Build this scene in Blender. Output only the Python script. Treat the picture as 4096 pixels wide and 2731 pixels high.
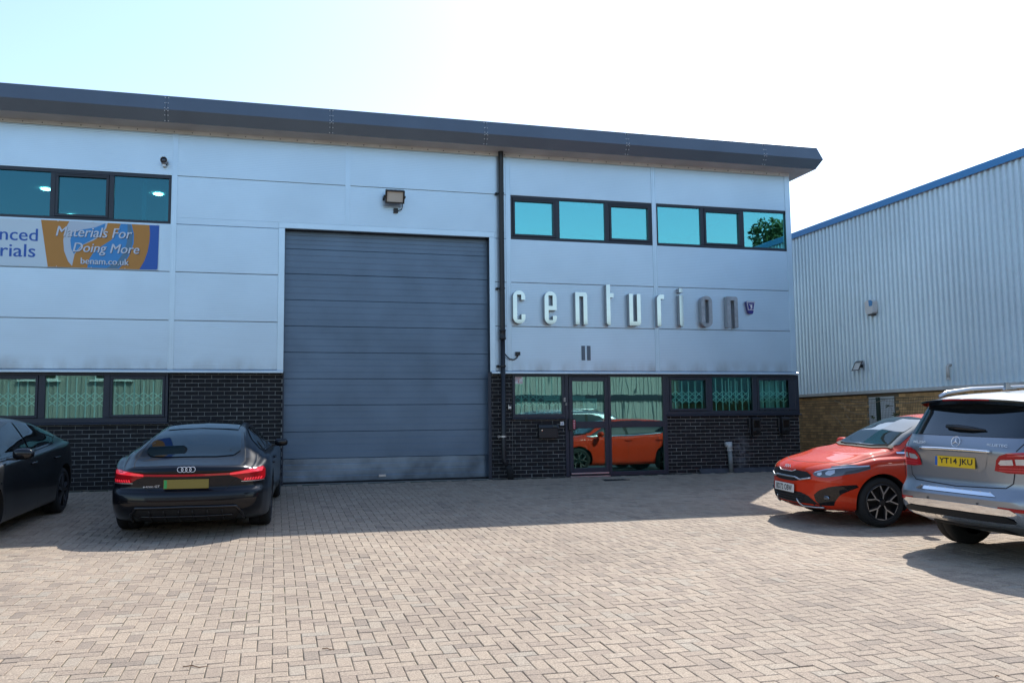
import bpy, bmesh, math, random
import numpy as np
from mathutils import Vector, Matrix
from mathutils.bvhtree import BVHTree
random.seed(7); rng = np.random.default_rng(7)
SC = bpy.context.scene
COL = SC.collection
for o in list(bpy.data.objects): bpy.data.objects.remove(o)

# ------------------------------------------------------------------ camera
D = 16.83            # distance of the facade plane from the camera
EYE = 1.12           # camera height above the paving at the foot of the facade
FPX, YAW, PITCH, ROLL = 3503.0, .26415, .0910, -.011466
def cam_axes():
    cy, sy, cp, sp = math.cos(YAW), math.sin(YAW), math.cos(PITCH), math.sin(PITCH)
    f = Vector((sy*cp, cy*cp, sp)); r = Vector((cy, -sy, 0)); u = r.cross(f)
    cr, sr = math.cos(ROLL), math.sin(ROLL)
    return cr*r+sr*u, -sr*r+cr*u, f
CR, CU, CF = cam_axes()
cam = bpy.data.objects.new('camera', bpy.data.cameras.new('camera')); COL.objects.link(cam)
cam.data.sensor_fit = 'HORIZONTAL'; cam.data.sensor_width = 36; cam.data.lens = FPX/4096*36
cam.data.clip_start = .05; cam.data.clip_end = 3000
m = Matrix((CR, CU, -CF)).transposed().to_4x4(); m.translation = (0, 0, EYE); cam.matrix_world = m
SC.camera = cam
def project(p):
    v = Vector(p)-Vector((0, 0, EYE)); z = v.dot(CF)
    return (2048+FPX*v.dot(CR)/z, 1365.5-FPX*v.dot(CU)/z, z)
def curve(keys):
    """monotone cubic through (x, v) keys"""
    xs = np.array([k[0] for k in keys], float); vs_ = np.array([k[1] for k in keys], float); h = np.diff(xs); d = np.diff(vs_)/h
    m_ = np.zeros(len(xs)); m_[0], m_[-1] = d[0], d[-1]
    for i in range(1, len(xs)-1): m_[i] = 0 if d[i-1]*d[i] <= 0 else 3*(h[i-1]+h[i])/((2*h[i]+h[i-1])/d[i-1]+(h[i]+2*h[i-1])/d[i])
    def f(x):
        x = np.clip(x, xs[0], xs[-1]); i = np.clip(np.searchsorted(xs, x)-1, 0, len(h)-1); t = (x-xs[i])/h[i]
        return (1+2*t)*(1-t)**2*vs_[i]+t*(1-t)**2*h[i]*m_[i]+t*t*(3-2*t)*vs_[i+1]+t*t*(t-1)*h[i]*m_[i+1]
    return f
# the yard falls gently from the facade towards the camera
_gz = curve([(-26, -1.15), (2, -.50), (5.69, -.415), (9.54, -.323), (12.3, -.225), (15.6, -.074), (16.83, 0)])
def ground_z(y): return float(_gz(y))
def ground_slope(y): return (ground_z(y+.05)-ground_z(y-.05))/.1 if y < D-.06 else (ground_z(D)-ground_z(D-.1))/.1

# ------------------------------------------------------------------ sky, sun, exposure
SUN = Vector((.60, .685, 1)).normalized()
elev = math.asin(SUN.z); azim = math.atan2(SUN.x, SUN.y)
w = bpy.data.worlds.new('World'); SC.world = w; w.use_nodes = True
nt = w.node_tree; nt.nodes.clear()
sky = nt.nodes.new('ShaderNodeTexSky'); sky.sky_type = 'NISHITA'; sky.sun_disc = False
sky.sun_elevation = elev; sky.sun_rotation = azim; sky.air_density = 1.2; sky.dust_density = 1.0; sky.ozone_density = 2.6
bg = nt.nodes.new('ShaderNodeBackground'); bg.inputs[1].default_value = .15
out = nt.nodes.new('ShaderNodeOutputWorld')
nt.links.new(sky.outputs[0], bg.inputs[0]); nt.links.new(bg.outputs[0], out.inputs[0])
sun = bpy.data.objects.new('sun', bpy.data.lights.new('sun', 'SUN')); COL.objects.link(sun)
sun.data.energy = 3.5; sun.data.angle = math.radians(.53); sun.data.color = (1, .955, .88)
sun.rotation_euler = SUN.to_track_quat('Z', 'Y').to_euler(); sun.location = SUN*60
vs = SC.view_settings; vs.view_transform = 'Standard'; vs.look = 'None'; vs.gamma = 1; vs.exposure = .83; vs.use_curve_mapping = False
SC.render.engine = 'CYCLES'
cy_ = SC.cycles; cy_.use_denoising = True; cy_.max_bounces = 8; cy_.glossy_bounces = 5; cy_.transparent_max_bounces = 12
cy_.caustics_reflective = False; cy_.caustics_refractive = False; cy_.sample_clamp_indirect = 6

# ------------------------------------------------------------------ materials
MATS = {}
def mat(name, col, rough=.5, metal=0., spec=.5, coat=0., var=0., vscale=3., fine=0., fscale=60., bump=0., bscale=80., rnd=0.,
        attr=False, hue=None, emit=0., coat_rough=.03, wave=0., wpitch=.033):
    """Principled material; var = broad colour variation in world space, fine = small speckle, rnd = tone per object / per piece."""
    if name in MATS: return MATS[name]
    M = bpy.data.materials.new(name); M.use_nodes = True; MATS[name] = M
    n = M.node_tree.nodes; L = M.node_tree.links; b = n['Principled BSDF']
    b.inputs['Base Color'].default_value = (*col, 1); b.inputs['Roughness'].default_value = rough
    b.inputs['Metallic'].default_value = metal; b.inputs['Specular IOR Level'].default_value = spec
    b.inputs['Coat Weight'].default_value = coat; b.inputs['Coat Roughness'].default_value = coat_rough
    if emit: b.inputs['Emission Color'].default_value = (*col, 1); b.inputs['Emission Strength'].default_value = emit
    cur = None
    geo = n.new('ShaderNodeNewGeometry')
    def noise(scale, detail=3, vec=None):
        t = n.new('ShaderNodeTexNoise'); t.inputs['Scale'].default_value = scale; t.inputs['Detail'].default_value = detail
        L.new(vec or geo.outputs['Position'], t.inputs['Vector']); return t.outputs['Fac']
    def mul(fac, amt):
        nonlocal cur
        mr = n.new('ShaderNodeMapRange'); L.new(fac, mr.inputs[0])
        mr.inputs[1].default_value = .25 if amt > 0 else 0; mr.inputs[2].default_value = .75 if amt > 0 else 1
        mr.inputs[3].default_value = 1-abs(amt); mr.inputs[4].default_value = 1+abs(amt)
        mx = n.new('ShaderNodeMix'); mx.data_type = 'RGBA'; mx.blend_type = 'MULTIPLY'; mx.inputs[0].default_value = 1
        if cur is None: mx.inputs[6].default_value = (*col, 1)
        else: L.new(cur, mx.inputs[6])
        L.new(mr.outputs[0], mx.inputs[7]); cur = mx.outputs[2]
    if rnd or hue:
        if attr:
            a = n.new('ShaderNodeAttribute'); a.attribute_name = 'rnd'; rf = a.outputs['Fac']
        else: rf = n.new('ShaderNodeObjectInfo').outputs['Random']
        if hue:
            cr = n.new('ShaderNodeValToRGB'); cr.color_ramp.interpolation = 'LINEAR'
            els = cr.color_ramp.elements; els[0].color = (*hue[0][1], 1); els[1].color = (*hue[-1][1], 1)
            for p, c in hue[1:-1]: els.new(p).color = (*c, 1)
            L.new(rf, cr.inputs[0]); cur = cr.outputs[0]
        if rnd: mul(rf, -rnd)
    if var: mul(noise(vscale, 4), var)
    if fine: mul(noise(fscale, 2), fine)
    if cur is not None: L.new(cur, b.inputs['Base Color'])
    hs = None
    if wave:
        sx = n.new('ShaderNodeSeparateXYZ'); L.new(geo.outputs['Position'], sx.inputs[0])
        mm = n.new('ShaderNodeMath'); mm.operation = 'MULTIPLY'; mm.inputs[1].default_value = 2*math.pi/wpitch; L.new(sx.outputs[2], mm.inputs[0])
        ms = n.new('ShaderNodeMath'); ms.operation = 'SINE'; L.new(mm.outputs[0], ms.inputs[0]); hs = (ms.outputs[0], wave, .004)
    if bump: hs = (noise(bscale, 3), bump, .01)
    if hs:
        bp = n.new('ShaderNodeBump'); bp.inputs['Strength'].default_value = hs[1]; bp.inputs['Distance'].default_value = hs[2]
        L.new(hs[0], bp.inputs['Height']); L.new(bp.outputs[0], b.inputs['Normal'])
    return M

def glass_mat(name, tint=(.35, .75, .74), refl=(.55, .9, .95), f0=.3, wav=.0, opaque=None):
    """Solar-control glazing: a tinted see-through sheet with a strong mirror reflection, slightly wavy."""
    M = bpy.data.materials.new(name); M.use_nodes = True; MATS[name] = M
    n = M.node_tree.nodes; L = M.node_tree.links; n.remove(n['Principled BSDF'])
    g = n.new('ShaderNodeBsdfGlossy'); g.inputs['Color'].default_value = (*refl, 1); g.inputs['Roughness'].default_value = 0
    if opaque: t = n.new('ShaderNodeBsdfDiffuse'); t.inputs['Color'].default_value = (*opaque, 1)
    else: t = n.new('ShaderNodeBsdfTransparent'); t.inputs['Color'].default_value = (*tint, 1)
    fr = n.new('ShaderNodeLayerWeight'); fr.inputs['Blend'].default_value = .35
    mr = n.new('ShaderNodeMapRange'); mr.inputs[3].default_value = f0; mr.inputs[4].default_value = 1; L.new(fr.outputs['Fresnel'], mr.inputs[0])
    mr.inputs[1].default_value = .02
    mx = n.new('ShaderNodeMixShader'); L.new(mr.outputs[0], mx.inputs[0]); L.new(t.outputs[0], mx.inputs[1]); L.new(g.outputs[0], mx.inputs[2])
    L.new(mx.outputs[0], n['Material Output'].inputs[0])
    if wav:
        geo = n.new('ShaderNodeNewGeometry'); mp = n.new('ShaderNodeVectorMath'); mp.operation = 'MULTIPLY'; mp.inputs[1].default_value = (2.2, 2.2, .5)
        L.new(geo.outputs['Position'], mp.inputs[0])
        t2 = n.new('ShaderNodeTexNoise'); t2.inputs['Scale'].default_value = 1.6; t2.inputs['Detail'].default_value = 1; L.new(mp.outputs[0], t2.inputs['Vector'])
        bp = n.new('ShaderNodeBump'); bp.inputs['Strength'].default_value = wav; bp.inputs['Distance'].default_value = .02
        L.new(t2.outputs['Fac'], bp.inputs['Height']); L.new(bp.outputs[0], g.inputs['Normal'])
    return M

def hexc(h):
    c = [int(h[i:i+2], 16)/255 for i in (0, 2, 4)]
    return tuple(x/12.92 if x <= .04045 else ((x+.055)/1.055)**2.4 for x in c)

# ------------------------------------------------------------------ mesh helpers
class MB:
    """Collects boxes, prisms, tubes and lathes; build() links them as ONE mesh object."""
    def __init__(s): s.v = []; s.f = []; s.mi = []
    def add(s, vs, fs, mi=0):
        o = len(s.v); s.v += [tuple(v) for v in vs]; s.f += [tuple(i+o for i in f) for f in fs]; s.mi += [mi]*len(fs); return s
    def box(s, x0, x1, y0, y1, z0, z1, mi=0):
        return s.add([(x, y, z) for z in (z0, z1) for y in (y0, y1) for x in (x0, x1)],
              [(0, 2, 3, 1), (4, 5, 7, 6), (0, 1, 5, 4), (2, 6, 7, 3), (0, 4, 6, 2), (1, 3, 7, 5)], mi)
    def bbox(s, x0, x1, y0, y1, z0, z1, b=.004, mi=0):
        """box with chamfered edges on the face towards -y"""
        y = y0+b
        vs = [(x0+b, y0, z0+b), (x1-b, y0, z0+b), (x1-b, y0, z1-b), (x0+b, y0, z1-b), (x0, y, z0), (x1, y, z0), (x1, y, z1), (x0, y, z1), (x0, y1, z0), (x1, y1, z0), (x1, y1, z1), (x0, y1, z1)]
        fs = [(0, 1, 2, 3)]+[(4+i, 4+(i+1) % 4, (i+1) % 4, i) for i in range(4)]+[(8+i, 8+(i+1) % 4, 4+(i+1) % 4, 4+i) for i in range(4)]+[(11, 10, 9, 8)]
        return s.add(vs, fs, mi)
    def prism(s, poly, fn, a, b, mi=0):
        """2-D polygon extruded from a to b; fn(u, v, t) -> point"""
        n = len(poly)
        vs = [fn(u, v, a) for u, v in poly]+[fn(u, v, b) for u, v in poly]
        return s.add(vs, [tuple(range(n))[::-1], tuple(range(n, 2*n))]+[(i, (i+1) % n, n+(i+1) % n, n+i) for i in range(n)], mi)
    def tube(s, pts, r, n=10, mi=0, cap=True):
        pts = [Vector(p) for p in pts]; rings = []
        rs = r if isinstance(r, (list, tuple)) else [r]*len(pts)
        ref = None
        for i, p in enumerate(pts):
            t = (pts[min(i+1, len(pts)-1)]-pts[max(i-1, 0)]).normalized()
            if ref is None: ref = Vector((0, 0, 1)) if abs(t.z) < .9 else Vector((1, 0, 0))
            a = t.cross(ref).normalized(); bb = a.cross(t).normalized(); ref = bb
            rings.append([p+rs[i]*(math.cos(k*2*math.pi/n)*a+math.sin(k*2*math.pi/n)*bb) for k in range(n)])
        vs = [v for rg in rings for v in rg]; fs = []
        for i in range(len(pts)-1):
            for k in range(n): fs.append((i*n+k, (i+1)*n+k, (i+1)*n+(k+1) % n, i*n+(k+1) % n))
        if cap: fs += [tuple(range(n)), tuple(range((len(pts)-1)*n, len(pts)*n))[::-1]]
        return s.add(vs, fs, mi)
    def lathe(s, prof, fn, n=32, mi=0, close=False):
        """profile of (r, h) turned about the h axis; fn(x, y, h) -> point"""
        vs = [fn(r*math.cos(2*math.pi*k/n), r*math.sin(2*math.pi*k/n), h) for r, h in prof for k in range(n)]; fs = []
        m_ = len(prof)
        for i in range(m_ if close else m_-1):
            for k in range(n): j = (i+1) % m_; fs.append((i*n+k, i*n+(k+1) % n, j*n+(k+1) % n, j*n+k))
        return s.add(vs, fs, mi)
    def mesh(s, name, mats, smooth=False):
        me = bpy.data.meshes.new(name); me.from_pydata(s.v, [], s.f)
        for M in (mats if isinstance(mats, (list, tuple)) else [mats]): me.materials.append(M)
        if len(set(s.mi)) > 1: me.polygons.foreach_set('material_index', s.mi)
        if smooth: me.polygons.foreach_set('use_smooth', [True]*len(me.polygons))
        me.update(); return me
    def build(s, name, mats, parent=None, smooth=False, auto=None):
        me = s.mesh(name, mats, smooth or auto is not None)
        if auto is not None: sharp(me, auto)
        return link(name, me, parent)
def sharp(me, ang):
    bm = bmesh.new(); bm.from_mesh(me); bmesh.ops.remove_doubles(bm, verts=bm.verts, dist=1e-5)
    bmesh.ops.recalc_face_normals(bm, faces=bm.faces)
    for e in bm.edges: e.smooth = not (len(e.link_faces) != 2 or e.calc_face_angle(0) > math.radians(ang))
    for f in bm.faces: f.smooth = True
    bm.to_mesh(me); bm.free()
def link(name, data, parent=None, loc=None):
    o = bpy.data.objects.new(name, data); COL.objects.link(o)
    if parent is not None: o.parent = parent
    if loc: o.location = loc
    return o
def tag(o, label=None, cat=None, group=None, kind=None):
    for k, v in (('label', label), ('category', cat), ('group', group), ('kind', kind)):
        if v: o[k] = v
    return o
def thing(name, label, cat, loc=(0, 0, 0), group=None, rotz=0):
    o = link(name, None, None, loc); o.rotation_euler = (0, 0, rotz); o.empty_display_size = .2
    return tag(o, label, cat, group)
def text_mesh(s, size=.1, bold=0., shear=0., sx=1., ext=0., align='CENTER', spacing=1.):
    c = bpy.data.curves.new('text', 'FONT'); c.body = s; c.size = size; c.offset = bold; c.shear = shear; c.extrude = ext
    c.align_x = align; c.align_y = 'CENTER'; c.space_character = spacing; c.resolution_u = 3
    o = bpy.data.objects.new('text', c); COL.objects.link(o)
    bpy.context.view_layer.update()
    me = bpy.data.meshes.new_from_object(o.evaluated_get(bpy.context.evaluated_depsgraph_get()))
    bpy.data.objects.remove(o); bpy.data.curves.remove(c)
    if sx != 1: me.transform(Matrix.Diagonal((sx, 1, 1, 1)))
    return me
def text_obj(name, s, M, parent, mtx, **k):
    me = text_mesh(s, **k); me.materials.clear(); me.materials.append(M); me.transform(mtx)
    return link(name, me, parent)
WALLTXT = Matrix(((1, 0, 0, 0), (0, 0, -1, 0), (0, 1, 0, 0), (0, 0, 0, 1)))   # text plane -> vertical, facing -y
def on_wall(x, y, z): return Matrix.Translation((x, y, z)) @ WALLTXT
# ------------------------------------------------------------------ palette
M_asph = mat('asphalt', (.055, .055, .058), .9, var=.25, vscale=.6, fine=.25, fscale=90)
HUE = [(0, (.262, .208, .160)), (.1, (.312, .242, .182)), (.45, (.338, .264, .196)), (.8, (.350, .274, .202)), (.95, (.335, .272, .206)), (1, (.305, .257, .20))]
M_paveo = mat('paving_block_single', (.4, .34, .28), .82, rnd=.06, hue=HUE, var=.13, vscale=.55, fine=.42, fscale=95, bump=.6, bscale=150)
M_pave = mat('paving_block_field', (.4, .34, .28), .82, rnd=.06, attr=True, hue=HUE, var=.13, vscale=.55, fine=.42, fscale=95, bump=.6, bscale=150)
M_sand = mat('joint_sand', (.075, .07, .05), .95, var=.4, vscale=2.2)
M_clad = mat('cladding_silver', (.55, .67, .76), .34, metal=.7, var=.06, vscale=.9, wave=.14)
def grime(M, z0, z1, col=(.16, .13, .10), amt=.7):
    """dirt splashed up from a ledge: patchy, strongest just above it"""
    n = M.node_tree.nodes; L = M.node_tree.links; b_ = n['Principled BSDF']; src = b_.inputs['Base Color'].links[0].from_socket
    g_ = n.new('ShaderNodeNewGeometry'); sx = n.new('ShaderNodeSeparateXYZ'); L.new(g_.outputs['Position'], sx.inputs[0])
    mr = n.new('ShaderNodeMapRange'); mr.inputs[1].default_value = z1; mr.inputs[2].default_value = z0; mr.inputs[3].default_value = 0; mr.inputs[4].default_value = amt; L.new(sx.outputs[2], mr.inputs[0])
    vm = n.new('ShaderNodeVectorMath'); vm.operation = 'MULTIPLY'; vm.inputs[1].default_value = (1.4, 1.4, .6); L.new(g_.outputs['Position'], vm.inputs[0])
    t = n.new('ShaderNodeTexNoise'); t.inputs['Scale'].default_value = 2.3; t.inputs['Detail'].default_value = 6; L.new(vm.outputs[0], t.inputs['Vector'])
    m2 = n.new('ShaderNodeMapRange'); m2.inputs[1].default_value = .38; m2.inputs[2].default_value = .72; L.new(t.outputs['Fac'], m2.inputs[0])
    mm = n.new('ShaderNodeMath'); mm.operation = 'MULTIPLY'; L.new(mr.outputs[0], mm.inputs[0]); L.new(m2.outputs[0], mm.inputs[1])
    mx = n.new('ShaderNodeMix'); mx.data_type = 'RGBA'; mx.inputs[7].default_value = (*col, 1); L.new(mm.outputs[0], mx.inputs[0]); L.new(src, mx.inputs[6]); L.new(mx.outputs[2], b_.inputs['Base Color'])
grime(M_clad, 2.12, 2.40, amt=.5)
M_trim = mat('trim_silver', (.56, .68, .77), .34, metal=.7, var=.06, vscale=2)
M_soff = mat('soffit_grey', (.74, .74, .73), .6, var=.15, vscale=1.5)
M_fasc = mat('fascia_grey', (.115, .145, .18), .42, metal=.25, var=.08, vscale=1.3)
M_frame = mat('frame_anthracite', (.018, .025, .04), .38, var=.08, vscale=4)
M_dark = mat('joint_dark', (.012, .013, .016), .8)
M_brick = mat('brick_blue_black', (.0085, .0085, .011), .6, spec=.3, rnd=.45, var=.3, vscale=9, fine=.2, fscale=120, bump=.3, bscale=120)
M_brickf = mat('brick_blue_black_field', (.0085, .0085, .011), .6, spec=.3, rnd=.45, attr=True, var=.3, vscale=9, fine=.2, fscale=120, bump=.3, bscale=120)
M_mort = mat('mortar', (.30, .30, .28), .9, var=.3, vscale=3)
def stain(M, cx, cz, rx, rz, col=(.30, .31, .34), amt=.55):
    """lime washed down the wall below a leaking outlet"""
    n = M.node_tree.nodes; L = M.node_tree.links; b_ = n['Principled BSDF']; src = b_.inputs['Base Color'].links[0].from_socket
    g_ = n.new('ShaderNodeNewGeometry'); v1 = n.new('ShaderNodeVectorMath'); v1.operation = 'SUBTRACT'; v1.inputs[1].default_value = (cx, D, cz); L.new(g_.outputs['Position'], v1.inputs[0])
    v2 = n.new('ShaderNodeVectorMath'); v2.operation = 'MULTIPLY'; v2.inputs[1].default_value = (1/rx, 0, 1/rz); L.new(v1.outputs[0], v2.inputs[0])
    ln = n.new('ShaderNodeVectorMath'); ln.operation = 'LENGTH'; L.new(v2.outputs[0], ln.inputs[0])
    mr = n.new('ShaderNodeMapRange'); mr.inputs[1].default_value = 1; mr.inputs[2].default_value = .35; mr.inputs[3].default_value = 0; mr.inputs[4].default_value = amt; L.new(ln.outputs['Value'], mr.inputs[0])
    t = n.new('ShaderNodeTexNoise'); t.inputs['Scale'].default_value = 11; t.inputs['Detail'].default_value = 5; L.new(g_.outputs['Position'], t.inputs['Vector'])
    m2 = n.new('ShaderNodeMapRange'); m2.inputs[1].default_value = .35; m2.inputs[2].default_value = .65; L.new(t.outputs['Fac'], m2.inputs[0])
    mm = n.new('ShaderNodeMath'); mm.operation = 'MULTIPLY'; L.new(mr.outputs[0], mm.inputs[0]); L.new(m2.outputs[0], mm.inputs[1])
    mx = n.new('ShaderNodeMix'); mx.data_type = 'RGBA'; mx.inputs[7].default_value = (*col, 1); L.new(mm.outputs[0], mx.inputs[0]); L.new(src, mx.inputs[6]); L.new(mx.outputs[2], b_.inputs['Base Color'])
for M_ in (M_brick, M_brickf): stain(M_, 9.60, .40, .24, .44, amt=.42)
M_door = mat('door_slate', (.135, .19, .255), .4, metal=.55, var=.14, vscale=1.6)
M_doorb = mat('door_worn', (.17, .235, .31), .26, metal=.7, var=.5, vscale=2.2)
M_rub = mat('rubber', (.012, .012, .012), .85)
M_black = mat('black_plastic', (.012, .012, .014), .4)
M_blackm = mat('black_matte', (.008, .008, .009), .75)
M_white = mat('white_plastic', (.75, .75, .73), .4)
M_chrome = mat('chrome', (.75, .76, .78), .06, metal=1)
M_alu = mat('aluminium', (.6, .61, .63), .3, metal=.9)
M_room = mat('room_wall', (.33, .34, .34), .9)
M_roomd = mat('room_floor', (.10, .10, .11), .9)
M_blind = mat('blind', (.6, .62, .6), .8)
M_grille = mat('grille_white', (.88, .90, .88), .5)
M_paper = mat('paper', (.8, .8, .78), .8)
G_up = glass_mat('glass_upper', refl=(.34, .92, .91), f0=.45, wav=.02)
G_upl = glass_mat('glass_upper_dim', tint=(.25, .6, .66), refl=(.25, .62, .7), f0=.13, wav=.02)
G_low = glass_mat('glass_lower', tint=(.62, .95, .90), refl=(.62, .92, .88), f0=.20, wav=.04)
G_lowl = glass_mat('glass_lower_office', tint=(.70, .97, .94), refl=(.62, .93, .86), f0=.11, wav=.02)
G_lowr = glass_mat('glass_lower_clear', tint=(.66, .95, .90), refl=(.5, .9, .85), f0=.03, wav=.02)
M_lamp = mat('ceiling_lamp', (1, .95, .85), emit=26)

def mossy(M, col=(.05, .062, .018)):
    n = M.node_tree.nodes; L = M.node_tree.links; b_ = n['Principled BSDF']; src = b_.inputs['Base Color'].links[0].from_socket
    g_ = n.new('ShaderNodeNewGeometry'); t = n.new('ShaderNodeTexNoise'); t.inputs['Scale'].default_value = .9; t.inputs['Detail'].default_value = 5; L.new(g_.outputs['Position'], t.inputs['Vector'])
    m2 = n.new('ShaderNodeMapRange'); m2.inputs[1].default_value = .46; m2.inputs[2].default_value = .62; L.new(t.outputs['Fac'], m2.inputs[0])
    mx = n.new('ShaderNodeMix'); mx.data_type = 'RGBA'; mx.inputs[7].default_value = (*col, 1); L.new(m2.outputs[0], mx.inputs[0]); L.new(src, mx.inputs[6]); L.new(mx.outputs[2], b_.inputs['Base Color'])
mossy(M_sand)
# ------------------------------------------------------------------ ground and paving
g = MB(); ys = [-400]+list(range(-26, 17))+[D, 500]
g.add([(x, y, ground_z(y)-.03) for y in ys for x in (-500, 500)], [(i*2, i*2+1, i*2+3, i*2+2) for i in range(len(ys)-1)])
tag(g.build('ground', M_asph), 'dark asphalt ground around the paved yard', None, None, 'structure')
PX0, PX1, PY0, PY1 = -11., 17., 2.0, 16.9
bed = MB(); zb = lambda y: ground_z(y)-.0075; ys = list(np.linspace(PY0, D, 60))+[PY1]
bed.add([(x, y, zb(y)) for y in ys for x in (PX0, PX1)], [(i*2, i*2+1, i*2+3, i*2+2) for i in range(len(ys)-1)])
paving = tag(bed.build('paving', M_sand), 'buff and grey block paving laid in herringbone', None, None, 'structure')
U = .1; blocks = []
for i in range(int(PX0/U), int(PX1/U)):
    for j in range(int(PY0/U), int(PY1/U)-1):
        k = (i+j) % 4
        if k == 0: blocks.append((i*U+U, j*U+U/2, 0))          # lies along x: cells i, i+1
        elif k == 2: blocks.append((i*U+U/2, j*U+U, 1))        # lies along y: cells j, j+1
# keep those clear of the facade
blocks = [b for b in blocks if b[1] < D-.12]
def pave_key(b):
    u, v, z = project((b[0], b[1], ground_z(b[1])))
    return z if (-30 < u < 4126 and v < 2760 and z > 0) else 1e9
order = sorted(range(len(blocks)), key=lambda q: pave_key(blocks[q]))
single = set(order[:300])
def block_pts(hx, hy, c=.0045, d=.014):
    return [(-hx+c, -hy+c, 0), (hx-c, -hy+c, 0), (hx-c, hy-c, 0), (-hx+c, hy-c, 0), (-hx, -hy, -c*.8), (hx, -hy, -c*.8), (hx, hy, -c*.8), (-hx, hy, -c*.8),
            (-hx, -hy, -d), (hx, -hy, -d), (hx, hy, -d), (-hx, hy, -d)]
BF = [(0, 1, 2, 3)]+[(4+i, 4+(i+1) % 4, (i+1) % 4, i) for i in range(4)]+[(8+i, 8+(i+1) % 4, 4+(i+1) % 4, 4+i) for i in range(4)]
shapes = [np.array(block_pts(.0975, .0475)), np.array(block_pts(.0475, .0975))]
bm_ = [MB().add(block_pts(.0975, .0475), BF).mesh('paving_block', M_paveo), MB().add(block_pts(.0475, .0975), BF).mesh('paving_block', M_paveo)]
V = []; Fc = []; RN = []
for q, (x, y, o) in enumerate(blocks):
    sl_ = ground_slope(y); z = ground_z(y)+random.gauss(0, .0011); tx, ty = random.gauss(0, .006), random.gauss(0, .006)
    x += random.gauss(0, .0008); y += random.gauss(0, .0008)
    if q in single:
        b = link('paving_block', bm_[o], paving, (x, y, z)); b.rotation_euler = (math.atan(sl_)+tx, ty, random.gauss(0, .006))
    else:
        p = shapes[o].copy(); p[:, 2] += p[:, 1]*(sl_+tx)+p[:, 0]*ty; p += (x, y, z)
        n0 = len(V)*12; V.append(p); Fc += [tuple(i+n0 for i in f) for f in BF]; RN.append(random.random())
me = bpy.data.meshes.new('paving_blocks'); me.from_pydata(np.concatenate(V).tolist(), [], Fc); me.materials.append(M_pave)
at = me.attributes.new('rnd', 'FLOAT', 'POINT'); at.data.foreach_set('value', np.repeat(RN, 12).astype(np.float32))
tag(link('paving_block_field', me, paving), None, None, None, 'stuff')

# ------------------------------------------------------------------ the industrial building
BLD = thing('industrial_building', 'silver clad industrial unit over black brick with grey roof fascia', 'building', (3, D, 0))
BO = Vector((3, D, 0))
def bpart(mb, name, M, parent=BLD, **k):
    o = mb.build(name, M, None, **k)
    o.parent = parent
    if parent is BLD: o.matrix_parent_inverse = Matrix.Translation(-BO)
    return o
BSUB = set()
rows = [2.125, 3.015, 3.905, 4.79, 5.69, 6.475]
cols = [-11.3, -8.15, -5.0, -1.84, 1.30, 4.50, 7.70, 10.95]
DX0, DX1, DZ = .02, 4.21, 4.91        # outer edge of the loading-door trim
def panel(x0, x1, z0, z1):
    g_ = .004
    if x1-x0 < .05 or z1-z0 < .05: return
    bpart(MB().bbox(x0+.03, x1-.03, D, D+.08, z0+g_, z1-g_, .003), 'cladding_panel', M_clad)
for ci in range(len(cols)-1):
    for ri in range(len(rows)-1):
        x0, x1, z0, z1 = cols[ci], cols[ci+1], rows[ri], rows[ri+1]
        if ri == 3 and ci in (2, 5, 6): continue                      # upper windows
        if z0 < DZ-.01 and x1 > DX0 and x0 < DX1:
            if ri == 3:
                s = MB(); s.bbox(x0+.03, x1-.03, D, D+.08, DZ+.001, z1-.004, .003)
                if x0 < DX0: s.bbox(x0+.03, DX0-.001, D, D+.08, z0+.004, DZ+.001, .0)
                if x1 > DX1: s.bbox(DX1+.001, x1-.03, D, D+.08, z0+.004, DZ+.001, .0)
                bpart(s, 'cladding_panel', M_clad)
            else:
                if x0 < DX0: panel(x0, DX0+.03, z0, z1)
                if x1 > DX1: panel(DX1-.03, x1, z0, z1)
        else: panel(x0, x1, z0, z1)
sl = MB()
for z in rows[1:-1]:
    for a, b in ((-11.3, DX0), (DX1, 10.93)) if z < DZ else ((-11.3, 10.93),):
        for c0, c1 in ((a, b),):
            if abs(z-4.79) < .02 or abs(z-5.69) < .02:
                for s0, s1 in ((a, min(b, -5.0)), (max(a, -1.84), min(b, 4.5))):
                    if s1 > s0: sl.box(s0, s1, D+.02, D+.07, z-.02, z+.02)
            else: sl.box(c0, c1, D+.02, D+.07, z-.02, z+.02)
bpart(sl, 'joint_seal', M_dark)
for x in cols[1:-1]:
    z0 = DZ if DX0 < x < DX1 else rows[0]
    s = MB(); s.box(x-.048, x+.048, D-.004, D+.06, z0, rows[-1]); s.box(x-.048, x-.036, D-.012, D-.004, z0, rows[-1]); s.box(x+.036, x+.048, D-.012, D-.004, z0, rows[-1]); s.box(x-.012, x+.012, D-.010, D-.004, z0, rows[-1])
    bpart(s, 'cover_strip', M_trim)
s = MB(); s.box(10.86, 10.985, D-.012, D+.0, rows[0], 6.54); s.box(10.955, 10.985, D+.0, D+.14, rows[0], 6.54); bpart(s, 'corner_trim', M_trim)
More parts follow.
